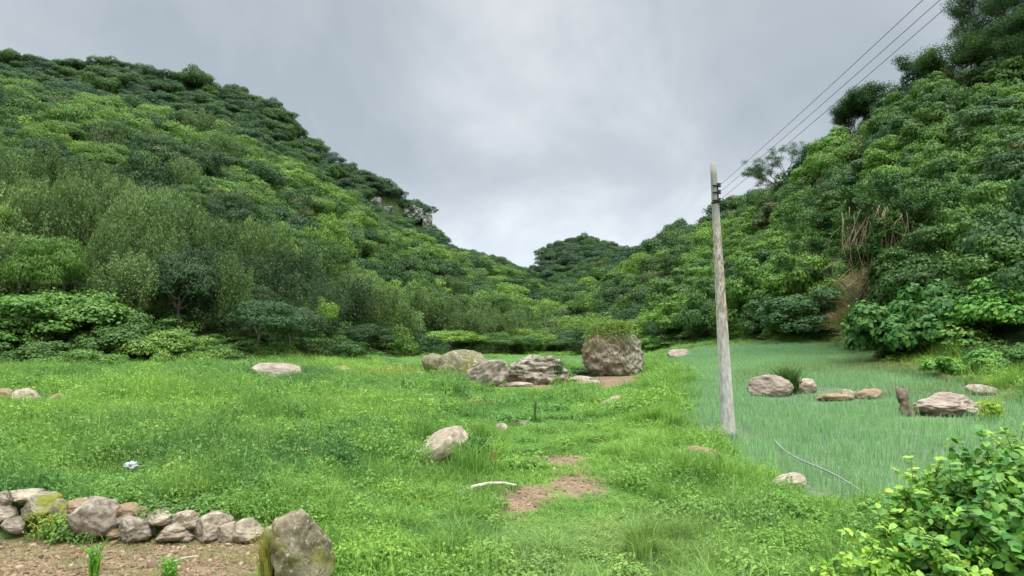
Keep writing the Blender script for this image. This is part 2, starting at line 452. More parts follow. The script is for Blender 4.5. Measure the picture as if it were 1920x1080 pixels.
b = N('ShaderNodeBump'); b.inputs['Strength'].default_value = 0.8; b.inputs['Distance'].default_value = 0.06; L(nz(9, 10), b.inputs['Height']); L(b.outputs[0], p.inputs['Normal'])
L(p.outputs[0], o.inputs[0])
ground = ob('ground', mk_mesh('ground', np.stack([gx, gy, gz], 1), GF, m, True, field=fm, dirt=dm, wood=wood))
tag(ground, 'green meadow and wooded slopes', None, kind='structure')

# ------------------------------------------------------------------ scatter with geometry nodes (stuff only)
def scatter(name, pts, rot, scl, tint, idx, variants, label, cat, group=None):
    me = bpy.data.meshes.new(name)
    n = len(pts)
    me.vertices.add(n); me.vertices.foreach_set('co', np.asarray(pts, np.float32).ravel())
    a = me.attributes.new('rot', 'FLOAT_VECTOR', 'POINT'); a.data.foreach_set('vector', np.asarray(rot, np.float32).ravel())
    a = me.attributes.new('scl', 'FLOAT_VECTOR', 'POINT'); a.data.foreach_set('vector', np.asarray(scl, np.float32).ravel())
    a = me.attributes.new('tint', 'FLOAT_COLOR', 'POINT')
    a.data.foreach_set('color', np.hstack([np.asarray(tint, np.float32), np.ones((n, 1), np.float32)]).ravel())
    a = me.attributes.new('idx', 'INT', 'POINT'); a.data.foreach_set('value', np.asarray(idx, np.int32))
    col = bpy.data.collections.new(name + '_kinds')
    for k, v in enumerate(variants):
        q = bpy.data.objects.new('%s_%02d' % (name, k), v); col.objects.link(q)
    ng = bpy.data.node_groups.new(name, 'GeometryNodeTree')
    ng.interface.new_socket('Geometry', in_out='INPUT', socket_type='NodeSocketGeometry')
    ng.interface.new_socket('Geometry', in_out='OUTPUT', socket_type='NodeSocketGeometry')
    N, L = ng.nodes.new, ng.links.new
    gi, go = N('NodeGroupInput'), N('NodeGroupOutput')
    ci = N('GeometryNodeCollectionInfo'); ci.inputs['Collection'].default_value = col
    ci.inputs['Separate Children'].default_value = True; ci.inputs['Reset Children'].default_value = True
    ip = N('GeometryNodeInstanceOnPoints'); ip.inputs['Pick Instance'].default_value = True
    def na(nm, ty):
        q = N('GeometryNodeInputNamedAttribute'); q.data_type = ty; q.inputs[0].default_value = nm; return q.outputs[0]
    L(gi.outputs[0], ip.inputs['Points']); L(ci.outputs[0], ip.inputs['Instance'])
    L(na('idx', 'INT'), ip.inputs['Instance Index']); L(na('rot', 'FLOAT_VECTOR'), ip.inputs['Rotation']); L(na('scl', 'FLOAT_VECTOR'), ip.inputs['Scale'])
    L(ip.outputs[0], go.inputs[0])
    o = ob(name, me)
    md = o.modifiers.new('scatter', 'NODES'); md.node_group = ng
    return tag(o, label, cat, group, 'stuff')

# ------------------------------------------------------------------ foliage meshes
def crown_mesh(name, seed, R=1.0, Hh=1.0, z0=0.0, nl=26, lr=(0.28, 0.45), leaf=0.07, n=5000, upb=0.25, low=-0.35, droop=0.0, aspect=0.6, jit=0.36, fill=0.22, mat=None, flat=.66):
    """lobed crown: many small leaf faces over and inside overlapping lobes; unit radius about R, height Hh, base z0"""
    rng = np.random.default_rng(seed)
    th = rng.uniform(0, 2 * math.pi, nl); rr = np.sqrt(rng.uniform(0, 1, nl)) * rng.uniform(.74, .98)
    zz = rng.uniform(0.0, 1.0, nl) if z0 >= 0 else rng.uniform(-.42, 1.0, nl)
    rad = rng.uniform(lr[0], lr[1], nl)
    top = np.sqrt(np.clip(1 - rr ** 2, 0, 1)) * rng.uniform(.72, 1.12, nl)
    skew = rng.uniform(.72, 1.3); sk2 = rng.normal(0, .14, 2)
    C = np.stack([rr * np.cos(th) * R * skew + sk2[0] * zz, rr * np.sin(th) * R / skew + sk2[1] * zz, z0 + Hh * (0.12 + 0.80 * top * (0.35 + 0.65 * zz)) - rad * 0.45 * R], 1)
    which = rng.choice(nl, n * 2, p=rad ** 2 / (rad ** 2).sum())
    D = nrm(rng.normal(size=(n * 2, 3))); D[:, 2] = np.where(D[:, 2] < low, -D[:, 2] * 0.5, D[:, 2]); D = nrm(D)
    q = rad[which] * R * (1 - fill * rng.uniform(0, 1, n * 2) ** 1.5 + 0.10 * rng.normal(size=n * 2))
    # ragged lobes
    q *= 1 + 0.28 * vnoise(D * 3.1 + which[:, None] * 3.7, seed)
    X = C[which] + D * q[:, None] * np.array([1.12, 1.12, min(1.0, Hh / R * 0.85) * flat])
    keep = np.ones(len(X), bool)
    for k in range(nl):
        dd = np.linalg.norm(X - C[k], axis=1)
        keep &= ~((dd < rad[k] * R * 0.62) & (which != k))
    keep &= X[:, 2] > 0.02
    X, D = X[keep][:n], D[keep][:n]
    Nn = nrm(D * 0.9 + rng.normal(size=X.shape) * jit + np.array([0, 0, upb]))
    if droop: Nn = nrm(Nn * np.array([1, 1, 1 - droop]))
    V, F, lv = leaf_quads(X, Nn, leaf, aspect, rng)
    return mk_mesh(name, V, F, mat or M_LEAF, False, lv=lv), C, rad

def limbs_mesh(name, seed, C, R, zt, r0=0.05, nlimb=7):
    rng = np.random.default_rng(seed); pt = Parts()
    top = np.array([rng.normal(0, .04) * R, rng.normal(0, .04) * R, zt])
    s = np.linspace(0, 1, 6)[:, None]
    base = np.array([0, 0, -0.12])
    path = base * (1 - s) + top * s; path[1:-1, :2] += rng.normal(0, .02, (4, 2)) * R
    pt.add(*tube(path, np.linspace(r0, r0 * .55, 6), 8))
    for k in rng.choice(len(C), min(nlimb, len(C)), replace=False):
        b = path[rng.integers(3, 6)]; e = C[k]
        mid = (b + e) / 2 + np.array([0, 0, -.04]) + rng.normal(0, .03, 3) * R
        s = np.linspace(0, 1, 6)[:, None]
        q = b * (1 - s) ** 2 + 2 * mid * s * (1 - s) + e * s ** 2
        pt.add(*tube(q, np.linspace(r0 * .45, r0 * .12, 6), 5))
    return pt.mesh(name, M_BARK, True)

def plume_mesh(name, seed, n=7000, leaf=0.055):
    """light feathery tree: upward plumes of fine leaves with see-through gaps"""
    rng = np.random.default_rng(seed)
    npl = 22; X, D = [], []
    C = []
    for k in range(npl):
        a = rng.uniform(0, 2 * math.pi); r = math.sqrt(rng.uniform(0, 1)) * 0.72
        h = (0.62 + 0.40 * math.sqrt(max(0, 1 - r * r))) * rng.uniform(.72, 1.05)
        b = np.array([r * .5 * math.cos(a), r * .5 * math.sin(a), .12 + .18 * rng.uniform()])
        e = np.array([r * 1.15 * math.cos(a), r * 1.15 * math.sin(a), h * 1.25])
        C.append(e * .8)
        m = n // npl; s = rng.beta(1.7, 1.1, m)[:, None]
        w = (.06 + .17 * np.sin(np.clip(s, 0, 1) * math.pi * .9))
        off = nrm(rng.normal(size=(m, 3))) * w * rng.uniform(.3, 1.1, (m, 1))
        X.append(b * (1 - s) + e * s + off); D.append(nrm(off))
    X, D = np.concatenate(X), np.concatenate(D)
    X += 0.05 * np.stack([vnoise(X * 5, 1), vnoise(X * 5, 2), vnoise(X * 5, 3)], 1)
    Nn = nrm(D * .6 + rng.normal(size=X.shape) * .7 + np.array([0, 0, .35]))
    V, F, lv = leaf_quads(X, Nn, leaf, .5, rng)
    return mk_mesh(name, V, F, M_LEAF, False, lv=lv), np.array(C)

NV = 5
near_broad, near_drape, near_plume, far_broad, far_plume = [], [], [], [], []
for k in range(NV):
    c_, C, r_ = crown_mesh('crown_mesh', 100 + k, 1, 1.0, .45, nl=34, leaf=0.050, n=14000, lr=(.24, .42)); near_broad.append((c_, limbs_mesh('trunk_mesh', 200 + k, C, 1, .75)))
    c_, C, r_ = crown_mesh('crown_mesh', 300 + k, 1, 1.45, .02, nl=50, leaf=0.060, n=20000, lr=(.18, .34), upb=.30, low=-.5, droop=.1, jit=.40, aspect=.8); near_drape.append((c_, limbs_mesh('trunk_mesh', 400 + k, C, 1, .8)))
    c_, C = plume_mesh('crown_mesh', 500 + k, 9000); near_plume.append((c_, limbs_mesh('trunk_mesh', 600 + k, C, 1, .6, .035)))
    far_broad.append(crown_mesh('far_crown', 700 + k, 1, 1.05, .25, nl=26, leaf=0.080, n=5200, lr=(.26, .45))[0])
    far_plume.append(plume_mesh('far_plume', 800 + k, 6000, .065)[0])

# ------------------------------------------------------------------ forest points
def jit_grid(x0, x1, y0, y1, s, rng):
    X, Y = np.meshgrid(np.arange(x0, x1, s), np.arange(y0, y1, s * .87))
    X = X + (np.arange(X.shape[0]) % 2)[:, None] * s * .5
    X = X + rng.uniform(-.42, .42, X.shape) * s; Y = Y + rng.uniform(-.42, .42, Y.shape) * s
    return X.ravel(), Y.ravel()

rng = np.random.default_rng(21)
TX, TY, TS = [], [], []
for y0, y1, s in ((14, 60, 3.6), (60, 110, 4.6), (110, 180, 6.4), (180, 270, 8.2), (270, 380, 9.0), (380, 540, 9.0)):
    x, y = jit_grid(-y1 * .9, y1 * .92, y0, y1, s, rng)
    u = x / y
    k = (np.abs(u) < .88) & (y > layer_d(2, u) + 1.2) & (y < layer_d(6, u) + 12)
    TX.append(x[k]); TY.append(y[k]); TS.append(np.full(k.sum(), s))
TX, TY, TS = map(np.concatenate, (TX, TY, TS))
TU = TX / TY
D2, D3, D4, D6 = (layer_d(k, TU) for k in (2, 3, 4, 6))
TZ = H(TX, TY)
ridge = sstep(0, 1, (TY - D4) / (D6 - D4)); 
zone = np.where(TY < D3, 1, np.where(TY < D4, 2, 3))
frac = np.where(TY < D3, (TY - D2) / (D3 - D2), 0)
left = TU < 0.045
plume = (left & (zone == 1) & (frac > .12) & (rng.uniform(size=len(TX)) < .72)) | (left & (zone == 2) & (rng.uniform(size=len(TX)) < .05))
drape = (TU > 0.22) & (TY < 150)
hgt = np.where(zone == 1, 6.2, np.where(zone == 2, 7.3, 8.3)) * rng.uniform(.68, 1.28, len(TX))
hgt = np.where(drape, hgt * rng.uniform(.6, 1.35, len(TX)), hgt)
hgt = np.where(plume, hgt * rng.uniform(.9, 1.35, len(TX)), hgt)
edge = sstep(0, 7, TY - D2)
hgt = hgt * (.55 + .45 * edge)
hgt = np.where((zone > 1) & (rng.uniform(size=len(TX)) < .07), hgt * 1.35, hgt)
hgt = np.where((TU > .55) & (TY < 40), hgt * .7, hgt)
rad = TS * np.where(drape, rng.uniform(.48, .88, len(TX)), rng.uniform(.52, .86, len(TX)))
hgt = np.where(drape, np.clip(hgt, rad * 1.15, rad * 2.0), hgt)
# patchwork of colour: hue groups by clumps and by tree
cl = n2(TX, TY, 26, 41, 3); tr = rng.normal(0, 1, len(TX))
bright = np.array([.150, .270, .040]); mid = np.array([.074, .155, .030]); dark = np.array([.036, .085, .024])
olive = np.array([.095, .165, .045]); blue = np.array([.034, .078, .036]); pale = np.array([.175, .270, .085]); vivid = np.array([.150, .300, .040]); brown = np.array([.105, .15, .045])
s_ = np.clip(.5 + .5 * cl + .42 * tr, 0, 1)[:, None]
tint = np.where(s_ < .5, dark * (1 - s_ * 2) + mid * s_ * 2, mid * (2 - s_ * 2) + bright * (s_ * 2 - 1))
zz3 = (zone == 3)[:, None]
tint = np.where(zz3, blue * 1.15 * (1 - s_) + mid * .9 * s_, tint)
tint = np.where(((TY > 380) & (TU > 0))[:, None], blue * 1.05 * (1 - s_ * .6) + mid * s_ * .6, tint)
tint = np.where(plume[:, None], (olive * (1 - s_) + pale * s_), tint)
rd = (drape & ~zz3[:, 0])[:, None]
tint = np.where(rd, dark * 1.25 * (1 - s_) ** 1.0 + (vivid * .85) * s_, tint)
z = rng.uniform(size=len(TX)); tint = np.where((z < .04)[:, None], brown * .9, tint)
tint = tint * rng.uniform(.85, 1.15, (len(TX), 1))
# dark drooping trees at the foot of the left hill
pq, _ = proj(TX, TY, TZ + 3)
dk = (pq > 330) & (pq < 680) & (frac < .42) & (zone == 1) & (rng.uniform(size=len(TX)) < .75)
tint = np.where(dk[:, None], dark * 1.15 * rng.uniform(.8, 1.2, (len(TX), 1)) + np.array([.014, .006, .01]), tint)
pq2, pr2 = proj(TX, TY, TZ + hgt * .5)
drop = ((pq2 < 455) & (TY < D2 + 8)) | ((pq2 > 1575) & (pq2 < 1712) & (pr2 > 405) & (pr2 < 560) & (TY < 78))
for (a0, a1, b0_, b1_) in ((688, 738, 366, 406), (758, 816, 384, 428)):
    drop |= (pq2 > a0 - 4) & (pq2 < a1 + 4) & (pr2 > b0_) & (pr2 < b1_ + 8) & (TY > 250) & (TY < 408)
# cull what no one can see: trees wholly behind nearer canopy
order = np.argsort(TY); hor = np.full(900, -9.0); vis = np.zeros(len(TX), bool)
for i in order:
    b0 = int((TU[i] + .9) / 1.8 * 900); w = max(1, int(rad[i] / TY[i] / 1.8 * 900 * .5))
    sl = slice(max(0, b0 - w), min(900, b0 + w + 1))
    t_top = (TZ[i] + hgt[i] - CAM_Z) / TY[i]; t_low = (TZ[i] + hgt[i] * .45 - CAM_Z) / TY[i]
    if t_top > hor[sl].min() - 6.0 / TY[i]: vis[i] = True
    hor[sl] = np.maximum(hor[sl], t_low)
# keep clear of cliff faces
ppx, ppy = proj(TX, TY, TZ + hgt * .5)
infr = (ppx > -260) & (ppx < 2180)
CLIFFS = [(706, 388), (722, 398), (772, 402), (792, 408), (752, 396)]
vis &= infr & ~drop
# the bald bank with dry brush, and the vine mound standing in front of it
for (a0, b0_, a1, b1_) in ((1520, 535, 1700, 660), (1625, 500, 1990, 720)):
    qx, qy = proj(TX, TY, TZ + hgt * .5)
    vis &= ~((qx > a0) & (qx < a1) & (qy > b0_) & (qy < b1_) & (TY < 75))
app = rad / TY
sel = np.where(vis)[0]
sel = sel[np.argsort(-app[sel])]
seen = sel[(ppx[sel] > -60) & (ppx[sel] < 1980) & (ppy[sel] > -150)]
NEAR = set(seen[:270].tolist())
print('forest', len(TX), 'kept', vis.sum())

def region(i):
    x = ppx[i]
    for lim, w in ((200, 'above the left bushes'), (440, 'behind the left bush row'), (640, 'behind the wide flat boulder'), (1010, 'behind the boulder row'),
                   (1200, 'in the valley end'), (1340, 'left of the pole'), (1500, 'right of the pole'), (1620, 'over the dry bank'), (1780, 'above the dark vine mound')):
        if x < lim: return w
    return 'at the right edge'
ORD = ['first', 'second', 'third', 'fourth', 'fifth', 'sixth', 'seventh', 'eighth', 'ninth', 'tenth', 'eleventh', 'twelfth', 'thirteenth', 'fourteenth', 'fifteenth', 'sixteenth', 'seventeenth', 'eighteenth', 'nineteenth', 'twentieth']
def tintword(c):
    v = c[1]
    if c[0] > c[1] * .95: return 'brownish'
    if c[0] > .6 * c[1] and c[2] > .3 * c[1]: return 'pale grey green' if v > .16 else 'olive'
    return 'bright green' if v > .15 else ('mid green' if v > .09 else 'dark green')

KN = {'plume': 'feathery', 'drape': 'vine smothered', 'broad': 'round crowned'}
kd = {i: ('plume' if plume[i] else ('drape' if drape[i] else 'broad')) for i in NEAR}
cells, LAB = {}, {}
for i in NEAR: cells.setdefault((kd[i], tintword(tint[i]), region(i)), []).append(i)
def name_cell(key, lst, band):
    lst = sorted(lst, key=lambda i: ppx[i]); kn = '%s %s' % (key[1], KN[key[0]])
    for r_, i in enumerate(lst):
        if len(lst) == 1: LAB[i] = ('the %s %s tree %s' % (band, kn, key[2])) if band else 'only %s tree %s' % (kn, key[2])
        else: LAB[i] = '%s from left of %s %s trees %s' % (ORD[min(r_, 19)], band, kn, key[2])
        LAB[i] = ' '.join(LAB[i].split())
for key, lst in cells.items():
    if len(lst) <= 6: name_cell(key, lst, '')
    else:
        o_ = sorted(lst, key=lambda i: ppy[i]); n_ = 2 if len(lst) < 13 else 3; w_ = ('upper', 'lower') if n_ == 2 else ('upper', 'middle', 'lower')
        for q_ in range(n_): name_cell(key, o_[len(lst) * q_ // n_:len(lst) * (q_ + 1) // n_], w_[q_])
protos = {}
for i in sorted(NEAR, key=lambda i: TY[i]):
    kind = 'plume' if plume[i] else ('drape' if drape[i] else 'broad')
    lst = {'plume': near_plume, 'drape': near_drape, 'broad': near_broad}[kind]
    k = int(rng.integers(NV))
    nm = {'plume': 'feathery_tree', 'drape': 'vine_covered_tree', 'broad': 'broadleaf_tree'}[kind]
    zs = hgt[i] / {'plume': 1.15, 'drape': 1.4, 'broad': 1.35}[kind]
    r = rad[i] * {'plume': 1.05, 'drape': 1.0, 'broad': 1.0}[kind]
    if (kind, k) not in protos:
        t_ = empty(nm, (0, 0, 0)); cr_ = ob('crown', lst[k][0], t_); tk_ = ob('trunk', lst[k][1], t_); protos[(kind, k)] = (t_, cr_, tk_); first = True
    else:
        a, b, c = protos[(kind, k)]
        t_, cr_, tk_ = a.copy(), b.copy(), c.copy()
        for q in (t_, cr_, tk_): COL.objects.link(q)
        cr_.parent = t_; tk_.parent = t_
    t_.location = (TX[i], TY[i], TZ[i] - .25); t_.scale = (r, r, zs); t_.rotation_euler = (rng.normal(0, .05), rng.normal(0, .05), rng.uniform(0, 6.28))
    cr_['tint'] = [float(v) for v in tint[i]]
    tag(t_, LAB[i], 'tree', '%s trees %s' % (KN[kind], region(i)))

far = np.array([i for i in sel if i not in NEAR])
fpm = plume[far]
sc = np.stack([rad[far] * 1.08, rad[far] * 1.08, hgt[far] / 1.2], 1)
rt = np.stack([rng.normal(0, .06, len(far)), rng.normal(0, .06, len(far)), rng.uniform(0, 6.28, len(far))], 1)
ix = np.where(fpm, NV, 0) + rng.integers(0, NV, len(far))
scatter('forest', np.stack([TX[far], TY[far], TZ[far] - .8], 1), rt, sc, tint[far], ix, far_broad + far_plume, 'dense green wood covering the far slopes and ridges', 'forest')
print('far', len(far))

# ------------------------------------------------------------------ meadow: grass, weeds, onions
def blades(seed, n, h, spread, w, lean, clump=None, curl=0.5, hvar=.45):
    rng = np.random.default_rng(seed)
    if clump:
        cc = rng.uniform(-spread, spread, (clump, 2)); k = rng.integers(0, clump, n)
        xy = cc[k] + rng.normal(0, spread * .16, (n, 2))
    else:
        a = rng.uniform(0, 6.283, n); r = spread * np.sqrt(rng.uniform(0, 1, n)); xy = np.stack([r * np.cos(a), r * np.sin(a)], 1)
    hh = h * rng.uniform(1 - hvar, 1 + hvar, n)
    az = rng.uniform(0, 6.283, n); dr = np.stack([np.cos(az), np.sin(az)], 1)
    le = lean * rng.uniform(.2, 1.5, n)[:, None]
    fa = rng.uniform(0, 6.283, n); sd = np.stack([np.cos(fa), np.sin(fa), np.zeros(n)], 1) * (w * rng.uniform(.6, 1.3, n))[:, None]
    b = np.hstack([xy, np.full((n, 1), -.03)])
    m_ = np.hstack([xy + dr * le * hh[:, None] * .35, (hh * .6)[:, None]])
    tp = np.hstack([xy + dr * le * hh[:, None] * (1 + curl), hh[:, None] * (1 - .25 * le)])
    V = np.stack([b - sd * .5, b + sd * .5, m_ + sd * .42, m_ - sd * .42, tp + sd * .07, tp - sd * .07], 1).reshape(-1, 3)
    i = np.arange(n)[:, None] * 6
    F = np.concatenate([i + np.array([0, 1, 2, 3]), i + np.array([3, 2, 4, 5])])
    return V, F, np.repeat(rng.uniform(0, 1, n), 6)

def patch_mesh(name, V, F, lv): return mk_mesh(name, V, F, M_GRASS, False, lv=lv)

lawn = [patch_mesh('lawn_tuft', *blades(900 + k, 700, .10, .46, .010, .75)) for k in range(4)]
tall = [patch_mesh('tall_tuft', *blades(920 + k, 360, .30, .30, .010, .6, clump=5)) for k in range(3)]
def weed_patch(seed, n=1700, h=.25, leaf=.040):
    rng = np.random.default_rng(seed)
    nb = 6; C = np.stack([rng.uniform(-.42, .42, nb), rng.uniform(-.42, .42, nb), rng.uniform(-.06, .04, nb)], 1); rd = rng.uniform(.14, .26, nb)
    k = rng.integers(0, nb, n); D = nrm(rng.normal(size=(n, 3))); D[:, 2] = np.abs(D[:, 2])
    X = C[k] + D * rd[k][:, None] * rng.uniform(.55, 1.12, (n, 1)) * np.array([1, 1, h / .22])
    V, F, lv = leaf_quads(X, nrm(D * .5 + np.array([0, 0, .6]) + rng.normal(size=X.shape) * .38), leaf, .62, rng); lv = .5 + (lv - .5) * .7
    p = Parts(); p.add(V, F, lv); p.add(*blades(seed + 5, 160, h * 1.15, .5, .009, .5)); return p.mesh('weed_patch', M_GRASS)
weeds = [weed_patch(940 + k) for k in range(4)] + [weed_patch(950 + k, 1200, .26, .058) for k in range(2)]

def tilt(x, y, rz):
    e_ = .25
    dzx = (H(x + e_, y) - H(x - e_, y)) / (2 * e_); dzy = (H(x, y + e_) - H(x, y - e_)) / (2 * e_)
    c, s = np.cos(rz), np.sin(rz)
    lx, ly = c * dzx + s * dzy, -s * dzx + c * dzy
    return np.stack([np.arctan(np.clip(ly, -.8, .8)), -np.arctan(np.clip(lx, -.8, .8)), rz], 1)
rng = np.random.default_rng(77)
def onion_patch(seed):
    rng = np.random.default_rng(seed); pt = Parts()
    gx_, gy_ = np.meshgrid(np.arange(-.5, .5, .2), np.arange(-.5, .5, .125)); gx_ = gx_.ravel() + rng.normal(0, .025, gx_.size); gy_ = gy_.ravel() + rng.normal(0, .03, gy_.size)
    for x, y in zip(gx_, gy_):
        V, F, lv = blades(int(rng.integers(1e9)), 5, .29, .02, .011, .20, curl=.2, hvar=.25)
        pt.add(V + np.array([x, y, 0]), F, lv)
    return pt.mesh('onion_patch', M_GRASS)
onions = [onion_patch(970 + k) for k in range(4)]
ox, oy, os_ = [], [], []
for y0, y1, s in ((6, 26, 1.0), (26, 60, 1.0), (60, 125, 1.6)):
    X, Y = np.meshgrid(np.arange(-45, 62, s), np.arange(y0, y1, s)); X, Y = X.ravel() + .5 * s, Y.ravel() + .5 * s
    qx, qy = proj(X, Y, H(X, Y)); hid = np.zeros(len(X), bool)
    for a0, a1, b0 in ((1405, 1487, 748), (1480, 1530, 740), (1530, 1652, 754), (1704, 1850, 789), (1814, 1868, 744), (1340, 1390, 826)):
        hid |= (qx > a0 + 4) & (qx < a1 - 4) & (qy < b0 + 7) & (qy > b0 - 22)
    k = field_any(X, Y) & (np.abs(X / Y) < .95) & (Y < layer_d(2, X / Y) + .5) & ~hid
    ox.append(X[k]); oy.append(Y[k]); os_.append(np.full(k.sum(), s))
ox, oy, os_ = map(np.concatenate, (ox, oy, os_)); oz = H(ox, oy)
rz = rng.integers(0, 2, len(ox)) * math.pi + rng.normal(0, .03, len(ox))
qn = np.clip(.5 + .6 * n2(ox, oy, 6, 71, 3) + rng.normal(0, .05, len(ox)), 0, 1)[:, None]
ot = np.array([.225, .415, .200]) * (1 - qn) + np.array([.300, .520, .215]) * qn
dry = np.clip(sstep(.15, .8, n2(ox, oy, 5, 72, 3)) * .6 + .8 * np.exp(-((proj(ox, oy, oz)[0] - 1640) / 130) ** 2 - ((proj(ox, oy, oz)[1] - 690) / 14) ** 2), 0, .8)[:, None]
ot = ot * (1 - dry) + np.array([.25, .33, .13]) * dry
scatter('onion_crop', np.stack([ox, oy, oz], 1), tilt(ox, oy, rz), np.stack([os_ * 1.03, os_ * 1.03, rng.uniform(.75, 1.1, len(ox))], 1), ot, rng.integers(0, 4, len(ox)), onions,
        'blue green spring onions growing in rows on the right plot', 'onion crop')

# dry brush on the bald bank and along the back edge of the plot
drym = [patch_mesh('dry_tuft', *blades(990 + k, 300, .5, .5, .02, .9, clump=9)) for k in range(3)]
bx, by, bt, bs = [], [], [], []
for (cx, cy, rx, ry, n) in ((1600, 575, 80, 42, 60), (1550, 600, 50, 20, 26), (1660, 640, 60, 14, 22), (1660, 530, 60, 16, 30)):
    for _ in range(n):
        a = rng.uniform(0, 6.283); r = math.sqrt(rng.uniform()); g_ = P(cx + rx * r * math.cos(a), cy + ry * r * math.sin(a), rng_d=(20, 300))
        if g_[1] > 120: continue
        bx.append(g_[0]); by.append(g_[1]); bs.append(rng.uniform(1.2, 2.6)); f = rng.uniform()
        bt.append(np.array([.46, .34, .19]) * (1 - f) + np.array([.20, .27, .07]) * f)
for k in range(len(FPOLY)):
    if k < 14: continue
    a, b = FPOLY[k - 1], FPOLY[k]
    if k == 14: continue
    for s in np.linspace(0, 1, 18):
        bx.append(a[0] * (1 - s) + b[0] * s + rng.normal(0, .5)); by.append(a[1] * (1 - s) + b[1] * s + rng.normal(0, .5) + .6); bs.append(rng.uniform(.3, .7))
        f = rng.uniform() ** .5; bt.append(np.array([.40, .30, .14]) * (1 - f) + np.array([.16, .26, .06]) * f)
bx, by, bs, bt = map(np.array, (bx, by, bs, bt)); bz = H(bx, by)
scatter('dry_grass', np.stack([bx, by, bz], 1), np.stack([rng.normal(0, .2, len(bx)), rng.normal(0, .2, len(bx)), rng.uniform(0, 6, len(bx))], 1), np.stack([bs, bs, bs * .8], 1), bt,
        rng.integers(0, 3, len(bx)), drym, 'tan dry grass and brush on the bare bank above the onions', 'dry grass')

# undergrowth at the feet of the trees
us = [crown_mesh('bush_mesh', 1000 + k, 1, .9, 0, nl=14, leaf=.12, n=1500, lr=(.3, .5), low=-.1)[0] for k in range(4)]
xs, ys = jit_grid(-110, 110, 18, 130, 2.6, rng); u = xs / ys
dd = ys - layer_d(2, u)
k = (np.abs(u) < .9) & (dd > .6) & (dd < 22) & (rng.uniform(size=len(xs)) < .9)
xs, ys, dd = xs[k], ys[k], dd[k]; zs_ = H(xs, ys); qx, qy = proj(xs, ys, zs_ + .7)
k = ~((qx > 1500) & (qx < 1690) & (qy > 510) & (qy < 650) & (rng.uniform(size=len(qx)) < .5))
xs, ys, dd, zs_, qx = xs[k], ys[k], dd[k], zs_[k], qx[k]
q = np.clip(.5 + .5 * n2(xs, ys, 7, 81, 2) + rng.normal(0, .2, len(xs)), 0, 1)[:, None]
ut = np.array([.035, .080, .022]) * (1 - q) + np.array([.12, .24, .04]) * q * np.where(qx > 620, 1.0, .8)[:, None]
ss = rng.uniform(.9, 1.7, len(xs)) * np.where(dd < 2, .75, 1.0)
scatter('undergrowth', np.stack([xs, ys, zs_ - .15], 1), np.stack([0 * xs, 0 * xs, rng.uniform(0, 6, len(xs))], 1), np.stack([ss * 1.2, ss * 1.2, ss * rng.uniform(.8, 1.5, len(xs))], 1), ut, rng.integers(0, 4, len(xs)), us,
        'leafy green undergrowth along the foot of the wooded slopes', 'undergrowth')

# ------------------------------------------------------------------ bushes in front of the wood
mounds = [crown_mesh('foliage_mesh', 1150 + k, 1, 1.0, -.02, nl=60, leaf=.075, n=15000, lr=(.15, .26), low=-.5, upb=.4, jit=.3, aspect=.8, fill=.35, flat=.95) for k in range(3)]
for m_ in mounds:
    C_ = m_[1]; 
bushes = [crown_mesh('foliage_mesh', 1100 + k, 1, 1.0, 0, nl=54, leaf=.062, n=17000, lr=(.16, .30), low=-.15, upb=.45, jit=.35, aspect=.75, fill=.3, flat=.92) for k in range(3)]
def bush(px, py, w, h, tnt, label, k, dd=0, name='bush', group='bushes at the foot of the left slope'):
    g_ = P(px, py); d = g_[1] + w * g_[1] / F_PX * .45 + dd; u = g_[0] / g_[1]
    x, y = u * d, d; z = float(H(x, y)[0]); R = w * d / F_PX / 2
    hh = max(h * g_[1] / F_PX + g_[2] - z, .4)
    t_ = empty(name, (x, y, z - .1)); t_.scale = (R, R, hh / .98); t_.rotation_euler = (0, 0, k * 1.7)
    src = (mounds if name == 'vine_mound' else bushes)[k % 3]
    c_ = ob('foliage', src[0], t_); c_['tint'] = [float(v) for v in tnt]
    st = Parts(); r_ = np.random.default_rng(k)
    for C in src[1][::4]:
        s = np.linspace(0, 1, 4)[:, None]; st.add(*tube(np.array([0, 0, -.1]) * (1 - s) + C * s, np.linspace(.022, .008, 4), 5))
    ob('stem', st.mesh('stem', M_BARK, True), t_)
    return tag(t_, label, 'bush', group)
G1, G2, G3 = (.105, .220, .035), (.140, .250, .040), (.070, .150, .028)
bush(-20, 694, 230, 118, G1, 'wide green bush cut off by the left edge of the photo', 0)
bush(112, 694, 250, 178, G1, 'tallest broad leaved bush with a peaked top at the left foot of the wood', 1, 1.5)
bush(215, 694, 170, 112, G3, 'dark rounded bush right of the peaked bush at the left', 2)
bush(60, 698, 170, 62, G3, 'low dark bush in front of the peaked bush', 3, -2)
bush(285, 692, 150, 84, G2, 'yellowish green bush in the middle of the left bush row', 4)
bush(352, 690, 120, 62, G2, 'small round bush second from the right end of the left row', 5)
bush(405, 688, 90, 40, G3, 'lowest bush tapering off at the right end of the left row', 6)
bush(150, 700, 150, 50, G1, 'low green bush filling the front of the left row', 7, -1.5)
G4, G5 = (.065, .175, .032), (.115, .285, .040)
gp = 'vine mounds behind the onion plot'
bush(1745, 690, 235, 195, G4, 'big rounded mound of broad dark vine leaves above the onion plot', 10, 0, 'vine_mound', gp)
bush(1880, 702, 230, 235, G5, 'brighter green vine mound at the right edge behind the onions', 11, 2.5, 'vine_mound', gp)
bush(1835, 706, 150, 62, G5, 'low leafy mound fringing the right end of the plot', 12, -.5, 'vine_mound', gp)
bush(1690, 680, 100, 70, G4, 'small leafy mound left of the big dark vine mound', 13, 0, 'vine_mound', gp)
bush(1960, 712, 150, 90, G4, 'low vine mound cut off by the right edge of the photo', 14, 0, 'vine_mound', gp)
gp = 'bushes round the big boulders'
